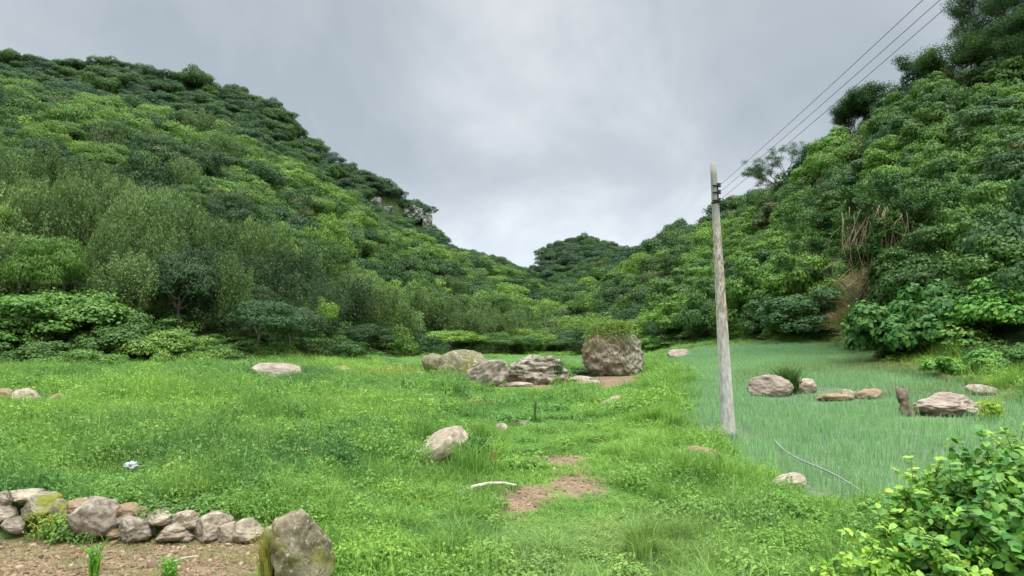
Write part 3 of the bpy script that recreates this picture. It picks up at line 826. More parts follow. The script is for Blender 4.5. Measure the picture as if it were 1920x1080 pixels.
bush(650, 674, 70, 28, G5, 'bright green bush left of the mossy boulders', 15, 0, 'bush', gp)
bush(1228, 662, 60, 38, G5, 'bright green bush just right of the tall block boulder', 16, 3, 'bush', gp)
bush(1075, 665, 56, 40, G5, 'bright green bush just left of the tall block boulder', 17, 3, 'bush', gp)
bush(1120, 708, 110, 22, (.04, .09, .022), 'low dark creeper patch filling the gap left of the tall block boulder', 19, 1.5, 'bush', gp)
bush(1003, 668, 36, 26, G5, 'small bush behind the layered boulder', 18, 3, 'bush', gp)

# tangle of hanging roots on the right slope
g0 = P(1650, 520, rng_d=(20, 200)); gd0 = min(g0[1], 72.0)
pt = Parts(); r_ = np.random.default_rng(5)
for k in range(90):
    px_ = r_.choice([r_.normal(1610, 12), r_.normal(1660, 22)]); top = r_.uniform(385, 435); bot = r_.uniform(450, 530)
    d = gd0 - 11.5 + r_.uniform(-1.0, 1.0); s = np.linspace(0, 1, 7)
    u_, t_ = unproj(px_ + r_.normal(0, 14) * s + r_.uniform(3, 12) * np.sin(s * r_.uniform(2, 5) + k), top + (bot - top) * s)
    pt.add(*tube(np.stack([u_ * d, np.full(7, d) + r_.normal(0, .3), CAM_Z + t_ * d], 1), r_.uniform(.010, .030), 4))
for k in range(26):
    s = np.linspace(0, 1, 7); x0, y0 = r_.uniform(1590, 1690), r_.uniform(480, 525); x1, y1 = x0 + r_.uniform(-60, 100), y0 + r_.uniform(10, 80)
    u_, t_ = unproj(x0 + (x1 - x0) * s, y0 + (y1 - y0) * s ** .7 - 8 * np.sin(s * 3)); d = gd0 - 12
    pt.add(*tube(np.stack([u_ * d, np.full(7, d), CAM_Z + t_ * d], 1), r_.uniform(.012, .035), 4))
tag(ob('hanging_vines', pt.mesh('hanging_vines', M_TWIG, True)), 'tan leafless vine stems hanging in a curtain on the right slope', 'vines')

# ------------------------------------------------------------------ rocks
import bmesh
def ico(sub):
    b = bmesh.new(); bmesh.ops.create_icosphere(b, subdivisions=sub, radius=1.0)
    V = np.array([v.co[:] for v in b.verts]); F = np.array([[v.index for v in f.verts] for f in b.faces]); b.free(); return V, F
ICO = {4: ico(4), 5: ico(5), 6: ico(6)}
def rock_mesh(seed, W, Dp, Hh, ax=(1, .8, .6), lean=0.0, p=2.4, cuts=7, rough=.10, fine=.03, sub=5, strata=0.0, mat=None, under=0.0):
    rng = np.random.default_rng(seed); D, F = ICO[sub]
    V = D / (np.abs(D) ** p).sum(1, keepdims=True) ** (1 / p)
    for _ in range(cuts):
        n = nrm(rng.normal(size=3)); n[2] = abs(n[2]) * .8; n = nrm(n); c = rng.uniform(.58, .88)
        s = V @ n; V = V - np.maximum(s - c, 0)[:, None] * n * .92
    V = V * (1 + rough * fbm(D * 1.6, seed, 3))[:, None] + D * (fine * fbm(D * 6, seed + 9, 4))[:, None]
    if strata:
        sl = fbm(np.stack([V[:, 0] * 2.2, V[:, 1] * 2.2, V[:, 2] * 7.5], 1), seed + 3, 3)
        V = V * (1 + strata * np.sign(sl) * np.minimum(np.abs(sl) * 2.5, 1) * np.array([[1], [1], [.3]]).T.repeat(len(V), 0).T).T if False else V + V * (strata * np.clip(sl * 2.2, -1, 1))[:, None] * np.array([1, 1, .35])
    V = V * np.array(ax)
    if lean:
        c, s = math.cos(lean), math.sin(lean); V = V @ np.array([[c, 0, s], [0, 1, 0], [-s, 0, c]])
    lo, hi = V.min(0), V.max(0); V = (V - (lo + hi) / 2) / (hi - lo)
    if under: V[:, :2] *= (1 - under * sstep(-.05, -.5, V[:, 2]))[:, None]
    V = V * np.array([W, Dp, Hh * 1.18]); V[:, 2] += Hh * (.59 - .18)
    return mk_mesh('rock', V, F, mat or M_ROCK, True)

CLEAR = [(-1.95, 7.0, .45), (-1.9, 6.5, .3), (5.3, 16.7, .35)]
def rock(name, label, x0, x1, y0, y1, mat, seed, dp=.8, group=None, **kw):
    """x0..x1, y0..y1: the box the rock fills in the photo; y1 where it meets the ground"""
    g_ = P((x0 + x1) / 2, y1); d = g_[1]; W = (x1 - x0) * d / F_PX; Dp = W * dp
    d2 = d + Dp * .42; u = g_[0] / g_[1]
    z = float(H(u * d2, d2)[0]); base = min(z, g_[2])
    _, tt = unproj((x0 + x1) / 2, y0); Hh = CAM_Z + float(tt) * d2 - base
    CLEAR.append((u * d2, d2 - .05, W * .5))
    if W < 1.3: mat = {M_ROCK: M_ROCK_S, M_PINK: M_PINK_S}.get(mat, mat)
    o = ob(name, rock_mesh(seed, W * 1.02, Dp, max(Hh, .05), mat=mat, **kw), loc=(u * d2, d2, base))
    return tag(o, label, 'rock' if W < 1.6 else 'boulder', group)

B = rock('boulder', 'tall rounded block of a boulder overgrown with dry vines and a green tuft on top', 1090, 1214, 612, 706, M_CRAG, 12, .8, ax=(1, 1, .95), p=2.6, cuts=3, rough=.10, fine=.07, sub=6)
rock('boulder', 'smooth domed boulder with a yellow green moss patch, middle of the boulder row', 820, 926, 655, 721, M_MOSS, 2, .9, ax=(1, .9, .85), p=2.2, cuts=5, sub=5)
rock('boulder', 'brown mossy boulder half hidden at the left end of the boulder row', 790, 868, 662, 712, M_MOSS, 3, .9, ax=(1, .9, .6), lean=-.25, p=2.2)
rock('boulder', 'grey lichen spotted boulder sloping down beside the mossy dome', 868, 958, 674, 728, M_ROCK, 4, .8, ax=(1, .9, .6), lean=.3, p=2.2, fine=.05)
rock('boulder', 'layered cracked boulder with an undercut dark base, right end of the row', 930, 1072, 664, 722, M_CRAG, 5, .6, ax=(1, .7, .5), p=2.9, cuts=11, rough=.16, fine=.10, sub=6, strata=.018, under=.35)
fl = 'flat slabs by the boulders'
rock('flat_rock', 'thin pinkish slab lying on the bare earth right of the layered boulder', 1060, 1112, 704, 716, M_PINK, 6, 1.0, fl, ax=(1, .8, .2), cuts=5, sub=4)
rock('flat_rock', 'small flat pinkish slab nearest the tall block boulder', 1080, 1125, 712, 722, M_PINK, 7, 1.0, fl, ax=(1, .8, .2), cuts=5, sub=4)
rock('flat_rock', 'low tan slab at the foot of the layered boulder', 945, 1000, 716, 726, M_PINK, 8, .8, fl, ax=(1, .8, .2), cuts=5, sub=4)
rock('boulder', 'smooth pinkish grey slab tilted up out of the grass mid meadow', 762, 878, 797, 876, M_PINK, 9, .7, ax=(1, .55, .46), lean=.42, p=2.2, cuts=4, rough=.06, fine=.012).location.z -= .02
rock('rock', 'small rounded pale stone in the grass left of the thin dark stake', 928, 952, 793, 809, M_PINK, 10, .8, ax=(1, .9, .7), sub=4)
rock('flat_rock', 'long low pale stone in the grass just left of the thin dark stake', 950, 1000, 787, 800, M_ROCK, 11, .7, ax=(1, .8, .3), sub=4)
rock('flat_rock', 'thin slab tilted in the grass in front of the tall block boulder', 1120, 1166, 741, 766, M_PINK, 12, .7, ax=(1, .6, .22), lean=.45, sub=4)
rock('rock', 'tan oval stone in the grass left of the pole foot', 1282, 1350, 835, 860, M_BROWN, 13, .8, ax=(1, .9, .45), p=2.2, cuts=3, sub=5)
rock('rock', 'pinkish grey stone in the grass beside the end of the pale hose', 1450, 1512, 888, 924, M_PINK, 14, .8, ax=(1, .9, .55), lean=.3, p=2.2, cuts=3, sub=5)
rock('boulder', 'pinkish pointed boulder in the onions right of the pole', 1405, 1487, 702, 745, M_PINK, 15, .8, ax=(1, .9, .75), lean=-.1, p=2.0, cuts=6)
rock('rock', 'small pale boulder behind a green tuft in the onions', 1480, 1530, 707, 738, M_PINK, 16, .9, ax=(1, .9, .7))
rock('flat_rock', 'low flat tan rock in the onions left of the brown rock', 1530, 1600, 738, 753, M_BROWN, 17, .6, ax=(1, .8, .3), sub=4)
rock('rock', 'small upright pale stone at the end of the flat tan rock', 1578, 1602, 730, 750, M_PINK, 18, .9, ax=(1, .9, .9), sub=4)
rock('rock', 'dark brown rock sloping right among the onions', 1604, 1652, 728, 750, M_BROWN, 19, .8, ax=(1, .9, .5), lean=.3, sub=4)
rock('boulder', 'widest low domed boulder in the onions, beside the broken stump', 1708, 1846, 735, 783, M_PINK, 20, .75, ax=(1, .8, .45), p=2.2, cuts=7, fine=.05, sub=6)
rock('rock', 'small grey rock at the right rear of the onion plot', 1814, 1868, 720, 742, M_ROCK, 21, .8, ax=(1, .8, .5), sub=4)
rock('rock', 'pinkish rock at the far left corner of the onion plot', 1252, 1296, 654, 672, M_PINK, 22, .8, ax=(1, .8, .5), sub=4)
rock('boulder', 'wide flat pale boulder at the rear edge of the left meadow', 470, 578, 680, 712, M_PINK, 23, .9, ax=(1, .8, .35), lean=-.12, p=2.2, cuts=4)
rock('flat_rock', 'low brown rock right of the wide flat boulder at the meadow edge', 612, 662, 686, 700, M_BROWN, 24, .8, ax=(1, .8, .3), sub=4)
rock('rock', 'small pale stone sunk in the weeds below the wide flat boulder', 608, 644, 744, 761, M_PINK, 25, .8, ax=(1, .8, .5), sub=4)
rl = 'tan rocks in a line at the far left'
for k, (x0, x1, y0, y1, w) in enumerate(((-20, 26, 728, 752, 'rough tan rock cut off by the left edge among the weeds'), (24, 74, 727, 757, 'largest tan rock of the line at the far left'),
                                          (84, 120, 737, 757, 'brown squarish rock near the right end of the far left line'), (114, 152, 738, 760, 'rounded pale rock at the right end of the far left line'))):
    rock('rock', w, x0, x1, y0, y1, (M_BROWN, M_PINK)[k % 2], 30 + k, .9, rl, ax=(1, .8, .6), sub=4)
rock('rock', 'small pale rock left of the mossy boulders', 768, 796, 696, 708, M_ROCK, 36, .9, ax=(1, .8, .5), sub=4)

# row of stones holding the terrace, lower left: (centre x, centre y, width, height, material, label)
WS = [(6, 937, 40, 30, M_ROCK, 'grey stone topmost at the left edge of the stone row'),
      (48, 928, 74, 20, M_PINK, 'long flat pale stone on top at the left end of the row'),
      (12, 962, 44, 28, M_PINK, 'pinkish stone in the middle at the left edge of the row'),
      (30, 984, 46, 30, M_ROCK, 'triangular grey stone on the ground at the left end of the row'),
      (76, 951, 66, 50, M_MOSS, 'large mossy green stone above the yellow weeds'),
      (113, 960, 44, 46, M_MOSS, 'mossy slanting stone right of the large mossy one'),
      (150, 950, 48, 30, M_BROWN, 'brown stone wedged behind the biggest grey stone'),
      (187, 968, 92, 74, M_ROCK, 'biggest grey stone of the row with a peaked top'),
      (238, 958, 44, 28, M_BROWN, 'brown mossy stone leaning on the biggest grey stone'),
      (240, 972, 46, 26, M_ROCK, 'slanting slab just right of the biggest grey stone'),
      (255, 992, 74, 46, M_ROCK, 'round grey stone on the ground right of the slanting slab'),
      (268, 960, 30, 20, M_BROWN, 'smallest brown stone wedged on top of the row'),
      (305, 969, 62, 28, M_PINK, 'flat pinkish stone resting on two lower stones'),
      (353, 974, 54, 36, M_PINK, 'tan stone on top above the wedge shaped one'),
      (326, 995, 66, 34, M_PINK, 'wedge shaped pale stone on the ground mid row'),
      (396, 986, 74, 48, M_PINK, 'blocky pinkish stone with a cracked face'),
      (426, 1000, 40, 40, M_PINK, 'upright pale stone right of the cracked blocky one'),
      (470, 994, 60, 42, M_PINK, 'rounded tan stone second from the big upright boulder'),
      (514, 996, 36, 26, M_PINK, 'little pale stone tucked beside the big upright boulder'),
      (350, 1004, 30, 20, M_ROCK, 'small grey stone low between the wedge and the blocky stone'),
      (130, 988, 40, 26, M_ROCK, 'half buried grey stone behind the yellow weeds'),
      (215, 1000, 30, 18, M_BROWN, 'small dark stone under the biggest grey stone')]
for k, (cx, cy, w, h, mt, lb) in enumerate(WS):
    u, t = unproj(cx, cy); x = float(u) * 8.1; y = wall_y(x) - .05 + (1010 - cy) * .0035; z = CAM_Z + float(t) * y
    W, Hh = w * y / F_PX * .98, h * y / F_PX * 1.05
    me = rock_mesh(50 + k, W, W * .95, Hh / 1.18, mat={M_ROCK: M_ROCK_S, M_PINK: M_PINK_S, M_MOSS: M_MOSS_S}.get(mt, mt), ax=(1, .9, .8), p=2.4, cuts=8, rough=.11, fine=.04, sub=5, lean=float(np.random.default_rng(k).uniform(-.3, .3)))
    o = ob('wall_stone', me, loc=(float(u) * y, y, z - Hh / 1.18 * .41)); tag(o, lb, 'stone', 'stones of the terrace row')
    
u, t = unproj(550, 1080); yb_ = 6.75; gx0 = float(u) * yb_
_, tt = unproj(560, 952); hb = CAM_Z + float(tt) * (yb_ + .25)
tag(ob('boulder', rock_mesh(90, 116 * yb_ / F_PX, .55, hb, mat=M_LICH, ax=(.8, .7, 1), p=2.8, cuts=8, rough=.1, fine=.03, lean=.12, sub=6), loc=(gx0, yb_ + .25, 0)),
    'tall upright lichen covered boulder at the right end of the stone row', 'boulder')

# ------------------------------------------------------------------ plants that stand alone
def tuft(name, label, px, py, w, h, tnt, seed, n=160, dz=0, leafy=0, cat='plant', at=None, bw=None, ls=None):
    g_ = at if at is not None else P(px, py); d = g_[1]; W, Hh = w * d / F_PX, h * d / F_PX
    pt = Parts(); V, F, lv = blades(seed, n, Hh, W * .35, bw or max(.010, W * .035), .28); V[:, :2] *= 1.0
    pt.add(V, F, lv)
    if leafy:
        r_ = np.random.default_rng(seed); X = np.stack([r_.normal(0, W * .22, leafy), r_.normal(0, W * .22, leafy), Hh * r_.uniform(.1, 1.0, leafy)], 1)
        pt.add(*leaf_quads(X, nrm(r_.normal(size=X.shape) * .6 + [0, -.2, .8]), ls or max(.03, W * .16), .6, r_))
    o = ob(name, pt.mesh(name, M_GRASS), loc=tuple(g_)); o['tint'] = list(tnt)
    return tag(o, label, cat)
bl = B.location; bh = max(v.co.z for v in B.data.vertices); bw_ = max(v.co.x for v in B.data.vertices)
pt = Parts(); r_ = np.random.default_rng(3)
V, F, lv = blades(3, 700, .6, bw_ * .55, .045, .9, clump=14, hvar=.8); V[:, 2] += bh * .90; pt.add(V, F, lv)
X = nrm(np.stack([r_.normal(-.25, .8, 2600), r_.normal(-.3, .8, 2600), .75 + np.abs(r_.normal(0, .7, 2600))], 1)) * np.array([bw_ * 1.0, bw_ * .85, bh * .55]) * r_.uniform(.93, 1.12, (2600, 1)) + [0, 0, bh * .52]; X = X[(vnoise(X * 1.6, 4) > -.12 - .5 * (X[:, 2] > bh))]; pt.add(*leaf_quads(X, nrm(r_.normal(size=X.shape) + [0, 0, 1]), .16, .6, r_))
o = ob('grass_clump', pt.mesh('grass_clump', M_GRASS), loc=tuple(bl)); o['tint'] = [.20, .30, .06]; tag(o, 'green grass clump crowning the tall block boulder', 'plant')
pt = Parts()
from mathutils.bvhtree import BVHTree
bv = BVHTree.FromPolygons([v.co[:] for v in B.data.vertices], [list(f.vertices) for f in B.data.polygons])
for k in range(110):
    a = r_.uniform(2.7, 5.1); s = np.linspace(0, 1, 12); el0 = r_.uniform(.5, 1.35); el1 = r_.uniform(-.35, .5); Q = []
    w1, w2 = r_.uniform(-.5, .5), r_.uniform(0, 6)
    for t_ in s:
        el = el0 * (1 - t_) + el1 * t_; aa = a + w1 * t_ + .12 * math.sin(6 * t_ + w2)
        dr_ = Vector((math.cos(aa) * math.cos(el), math.sin(aa) * math.cos(el), math.sin(el))); c_ = Vector((0, 0, bh * .42))
        h_ = bv.ray_cast(c_ + dr_ * bw_ * 3, -dr_)[0]
        if h_ is not None: Q.append(np.array(h_) + np.array(dr_) * .025)
    if len(Q) > 4: pt.add(*tube(np.array(Q), r_.uniform(.010, .026), 4))
X = np.stack([r_.normal(-bw_ * .55, bw_ * .28, 700), r_.uniform(-bw_, -bw_ * .6, 700), bh * r_.uniform(.25, 1, 700)], 1)
tag(ob('dry_creeper', pt.mesh('dry_creeper', M_TWIG, True), loc=tuple(bl)), 'dry tan creeper stems draped over the tall block boulder', 'creeper')
tuft('grass_clump', 'dark green tuft growing between the two boulders right of the pole', 1478, 738, 52, 38, (.07, .15, .03), 7, 500)
tuft('grass_clump', 'green tuft growing on the layered boulder crack', 1047, 722, 14, 50, (.05, .12, .03), 8, 200)
tuft('weed', 'yellow flowering weed in front of the mossy wall stones', 98, 1006, 80, 42, (.30, .38, .06), 9, 60, leafy=420, ls=.045)
tuft('weed', 'narrow upright green plant on the bare earth at the bottom left', 176, 1084, 24, 56, (.14, .36, .04), 10, 70, leafy=160)
tuft('weed', 'small leafy green plant on the bare earth beside the upright boulder', 316, 1086, 40, 34, (.16, .38, .05), 11, 60, leafy=160)
tuft('weed', 'yellow green weed in the onions right of the domed boulder', 1858, 790, 50, 36, (.30, .44, .06), 12, 90, leafy=300)
tuft('grass_clump', 'yellowish grass against the left side of the upright boulder', 505, 1085, 50, 75, (.36, .36, .08), 13, 300)
tuft('weed', 'dark leafy weed shading the right end of the tilted slab', 885, 872, 60, 48, (.07, .19, .04), 14, 160, leafy=500)

# ------------------------------------------------------------------ pole and wires
def pole_mat():
    m, t, N, L = mat_new('weathered_concrete')
    o = N('ShaderNodeOutputMaterial'); p = N('ShaderNodeBsdfPrincipled'); p.inputs['Roughness'].default_value = .9; p.inputs['Specular IOR Level'].default_value = .15
    tc = N('ShaderNodeTexCoord'); mp = N('ShaderNodeMapping'); mp.inputs['Scale'].default_value = (13, 13, 4.5); L(tc.outputs['Object'], mp.inputs[0])
    n = N('ShaderNodeTexNoise'); n.inputs['Scale'].default_value = 1; n.inputs['Detail'].default_value = 8; n.inputs['Roughness'].default_value = .7; L(mp.outputs[0], n.inputs[0])
    r = N('ShaderNodeValToRGB'); e = r.color_ramp.elements; e[0].position = .3; e[0].color = (.25, .235, .205, 1); e[1].position = .62; e[1].color = (.60, .575, .52, 1); L(n.outputs[0], r.inputs[0])
    # rusty stain band between 2.4 and 5.3 m
    sp = N('ShaderNodeSeparateXYZ'); L(tc.outputs['Object'], sp.inputs[0])
    a = N('ShaderNodeMapRange'); a.inputs[1].default_value = 2.0; a.inputs[2].default_value = 3.4; L(sp.outputs[2], a.inputs[0])
    b = N('ShaderNodeMapRange'); b.inputs[1].default_value = 5.9; b.inputs[2].default_value = 5.3; L(sp.outputs[2], b.inputs[0])
    n2_ = N('ShaderNodeTexNoise'); n2_.inputs['Scale'].default_value = 1.3; n2_.inputs['Detail'].default_value = 7; n2_.inputs['Roughness'].default_value = .75; L(mp.outputs[0], n2_.inputs[0])
    c = N('ShaderNodeMapRange'); c.inputs[1].default_value = .47; c.inputs[2].default_value = .55; L(n2_.outputs[0], c.inputs[0])
    m1 = N('ShaderNodeMath'); m1.operation = 'MULTIPLY'; L(a.outputs[0], m1.inputs[0]); L(b.outputs[0], m1.inputs[1])
    m2 = N('ShaderNodeMath'); m2.operation = 'MULTIPLY'; L(m1.outputs[0], m2.inputs[0]); L(c.outputs[0], m2.inputs[1])
    m3 = N('ShaderNodeMath'); m3.operation = 'MULTIPLY'; m3.inputs[1].default_value = .75; L(m2.outputs[0], m3.inputs[0])
    mi = N('ShaderNodeMix'); mi.data_type = 'RGBA'; L(m3.outputs[0], mi.inputs[0]); L(r.outputs[0], mi.inputs[6]); mi.inputs[7].default_value = (.24, .115, .07, 1)
    zt = N('ShaderNodeMapRange'); zt.inputs[1].default_value = 5.2; zt.inputs[2].default_value = 5.9; zt.inputs[4].default_value = .8; L(sp.outputs[2], zt.inputs[0])
    mt_ = N('ShaderNodeMix'); mt_.data_type = 'RGBA'; L(zt.outputs[0], mt_.inputs[0]); L(mi.outputs[2], mt_.inputs[6]); mt_.inputs[7].default_value = (.24, .24, .225, 1)
    L(mt_.outputs[2], p.inputs['Base Color'])
    bp = N('ShaderNodeBump'); bp.inputs['Strength'].default_value = .5; bp.inputs['Distance'].default_value = .01; L(n.outputs[0], bp.inputs['Height']); L(bp.outputs[0], p.inputs['Normal'])
    L(p.outputs[0], o.inputs[0]); return m
def flat_mat(name, rgb, rough=.6, metal=0):
    return noise_mat(name, [(.3, tuple(.8 * c for c in rgb)), (.7, tuple(1.15 * c for c in rgb))], scale=12, bump=.1, rough=rough)
M_POLE = pole_mat(); M_BLACK = flat_mat('black_iron', (.03, .03, .032)); M_WIRE = flat_mat('dull_wire', (.15, .15, .155)); M_BAND = flat_mat('slate_paint', (.10, .11, .15)); M_CER = flat_mat('brown_ceramic', (.07, .06, .055))
g_ = P(1366, 822); d = g_[1]
u1, t1 = unproj(1337, 306); top = np.array([float(u1) * d, d, CAM_Z + float(t1) * d])
pole = empty('utility_pole', tuple(g_)); tag(pole, 'weathered concrete utility pole leaning slightly left at the edge of the onions', 'utility pole')
v = top - g_; s = np.linspace(-.04, 1, 24)
rb, rt_ = 13.3 * d / F_PX, 5.6 * d / F_PX
V, F = tube(v[None, :] * s[:, None], rb + (rt_ - rb) * np.clip(s, 0, 1), 36)
ob('shaft', mk_mesh('shaft', V, F, M_POLE, False), pole)
V, F = tube(v[None, :] * np.array([-.005, .004, .014, .02])[:, None], np.array([1.14, 1.18, 1.16, 1.02]) * rb, 20); ob('base_band', mk_mesh('base_band', V, F, M_BAND, True), pole)
def at(px, py, dd): u, t = unproj(px, py); return np.array([float(u) * dd, dd, CAM_Z + float(t) * dd])
pt = Parts()
for (a, b) in ((343, 380),):
    pt.add(*tube(np.array([at(1344.5, a, d - .06) - g_, at(1346, b, d - .06) - g_]), .028, 6))
for y_ in (347, 360, 375): pt.add(*tube(np.array([at(1336, y_ + 1, d - .1) - g_, at(1348, y_, d - .1) - g_]), .02, 6))
ob('bracket', pt.mesh('bracket', M_BLACK, True), pole)
for s0 in (.848,):
    ob('strap', mk_mesh('strap', *tube(v[None, :] * np.array([s0, s0 + .006])[:, None], rb + (rt_ - rb) * s0 + .012, 16), M_BLACK, True), pole)
for k, y_ in enumerate((347, 360, 375)):
    a = at(1348.5, y_, d - .08) - g_
    V, F = tube(np.array([a + [0, 0, -.05], a + [0, 0, -.025], a + [0, 0, 0], a + [0, 0, .025], a + [0, 0, .05]]), np.array([.045, .05, .028, .05, .045]), 10)
    ob('insulator', mk_mesh('insulator', V, F, M_CER, True), pole)
wl_ = ('uppermost', 'middle', 'lowest')
for k, (y_, xe) in enumerate(((347, 1730), (360, 1762), (375, 1790))):
    a = at(1350, y_, d - .08); b = at(xe, 0, 8.3); dirn = b - a; s = np.linspace(0, 2.6, 60)
    q = a[None, :] + dirn[None, :] * s[:, None]; q[:, 2] -= .12 * (s * (1 - s)) - 0.0; q[:, 2] -= np.where(s > 1, (s - 1) * dirn[2] * .9, 0)
    tag(ob('wire', mk_mesh('wire', *tube(q, .0052, 6), M_WIRE, True)), '%s of the three overhead wires running from the pole to the upper right' % wl_[k], 'wire', 'overhead wires')

# ------------------------------------------------------------------ small things on the ground
def ground_stick(name, label, cat, pts, r, mat, lift=.03, group=None, seg=7, rng_d=(2, 600), sm=0):
    Q = np.array([P(a, b, lift, rng_d) for a, b in pts]); s = np.linspace(0, 1, 24); k = np.linspace(0, 1, len(Q))
    Q = np.stack([np.interp(s, k, Q[:, j]) for j in range(3)], 1)
    kk = np.array([.25, .5, .25]); 
    for j in range(3): Q[1:-1, j] = np.convolve(Q[:, j], kk, 'valid')
    for _ in range(sm):
        for j in range(3): Q[1:-1, j] = np.convolve(Q[:, j], kk, 'valid')
    rr = r * (1 - .35 * s)
    return tag(ob(name, mk_mesh(name, *tube(Q, rr, seg), mat, True)), label, cat, group)
M_PALE = noise_mat('bleached_wood', [(.3, (.32, .27, .21)), (.7, (.62, .56, .48))], scale=5, bump=.4)
M_STUMP = noise_mat('rotten_wood', [(.32, (.07, .05, .035)), (.5, (.22, .17, .12)), (.7, (.40, .33, .25))], scale=5, bump=.8)
M_HOSE = flat_mat('pale_hose_plastic', (.19, .24, .21))
ground_stick('branch', 'bleached curved branch lying by the bare earth mid meadow', 'branch', [(858, 938), (885, 926), (915, 919), (945, 918), (968, 923)], .035, M_PALE, .10)
ground_stick('twig', 'short tan stick on the bare earth at the bottom left', 'stick', [(318, 1060), (345, 1050), (372, 1046)], .012, M_PALE, .02)
ground_stick('hose', 'pale plastic hose curving through the near edge of the onions', 'hose', [(1452, 842), (1466, 862), (1490, 880), (1530, 896), (1570, 914), (1600, 936), (1622, 952)], .022, M_HOSE, .21, sm=8)
ground_stick('straw', 'pale dry stalk lying on the weeds at the left', 'stalk', [(158, 864), (200, 868), (262, 876)], .012, M_TWIG, .22, 'dry stalks')
ground_stick('straw', 'shorter pale stalk crossing the weeds just below the long one', 'stalk', [(180, 872), (212, 868)], .012, M_TWIG, .24, 'dry stalks')
def stake(name, label, px, py, h, r, mat, lean=.05, cat='stake'):
    g_ = P(px, py); hh = h * g_[1] / F_PX; s = np.linspace(-.1, 1, 9)
    q = np.stack([lean * hh * s, 0 * s, hh * s], 1); q[:, 0] += .01 * np.sin(s * 9)
    return tag(ob(name, mk_mesh(name, *tube(q, r * (1 - .3 * s), 8, .06), mat, True), loc=tuple(g_)), label, cat)
M_RUST = noise_mat('rusty_wood', [(.3, (.24, .11, .05)), (.7, (.45, .24, .12))], scale=9, bump=.4)
M_DKG = noise_mat('dark_green_stem', [(.3, (.03, .06, .02)), (.7, (.07, .13, .04))], scale=9, bump=.3)
stake('stake', 'short rusty brown stake standing in the grass', 923, 880, 34, .022, M_RUST)
stake('stake', 'thin dark green stake beside the pale stones', 1003, 796, 42, .045, M_DKG, .02)
g_ = P(1702, 780); hh = 56 * g_[1] / F_PX; pt = Parts(); s = np.linspace(-.12, 1, 16)
q = np.stack([-.22 * hh * s, 0 * s, hh * .88 * s], 1); V, F = tube(q, .145 * (1.25 - .55 * s) * (1 + .12 * np.sin(s * 11)), 12, .10); pt.add(V, F)
pt.add(*tube(np.array([q[10] + [.09, 0, 0], q[13] + [.13, 0, .05], q[15] + [.13, 0, .10]]), np.array([.08, .06, .035]), 7, .2)); pt.add(*tube(np.array([q[9] - [.07, 0, 0], q[13] - [.10, 0, 0], q[15] - [.12, 0, -.22]]), np.array([.07, .06, .03]), 7, .2))
tag(ob('tree_stump', pt.mesh('tree_stump', M_STUMP, True), loc=tuple(g_)), 'broken upright weathered stump at the left of the domed boulder', 'stump')
# crumpled bag
g_ = P(244, 902); D_, F_ = ICO[4]; V = D_ * (1 + .35 * fbm(D_ * 3, 5, 3))[:, None] * np.array([.07, .05, .045])
V = V + .03 * np.round(V / .03) * .4; V[:, 2] += .22
tag(ob('plastic_bag', mk_mesh('plastic_bag', V, F_, flat_mat('whitish_plastic', (.38, .40, .42)), False), loc=tuple(g_)), 'crumpled whitish plastic bag on the weeds at the left', 'litter')

# ------------------------------------------------------------------ leafy shrubs, lower right corner
def ovate(C, Nn, Dir, size, wid, rng):
    n = len(C); Dir = nrm(Dir - (Dir * Nn).sum(1, keepdims=True) * Nn); S = np.cross(Nn, Dir)
    T = np.array([[0, 0, 0], [.42, 0, -.05], [1, 0, -.16], [.02, .30, .03], [.46, .42, .05], [.80, .20, -.03], [.02, -.30, .03], [.46, -.42, .05], [.80, -.20, -.03]])
    s = (size * rng.uniform(.55, 1.3, n))[:, None, None]
    V = C[:, None, :] + s * (T[None, :, 0:1] * Dir[:, None, :] + T[None, :, 1:2] * wid * S[:, None, :] + T[None, :, 2:3] * Nn[:, None, :])
    i = np.arange(n)[:, None] * 9
    F = np.concatenate([i + np.array([0, 1, 4, 3]), i + np.array([1, 2, 5, 4]), i + np.array([6, 7, 1, 0]), i + np.array([7, 8, 2, 1])])
    return V.reshape(-1, 3), F, np.repeat(rng.uniform(0, 1, n), 9)
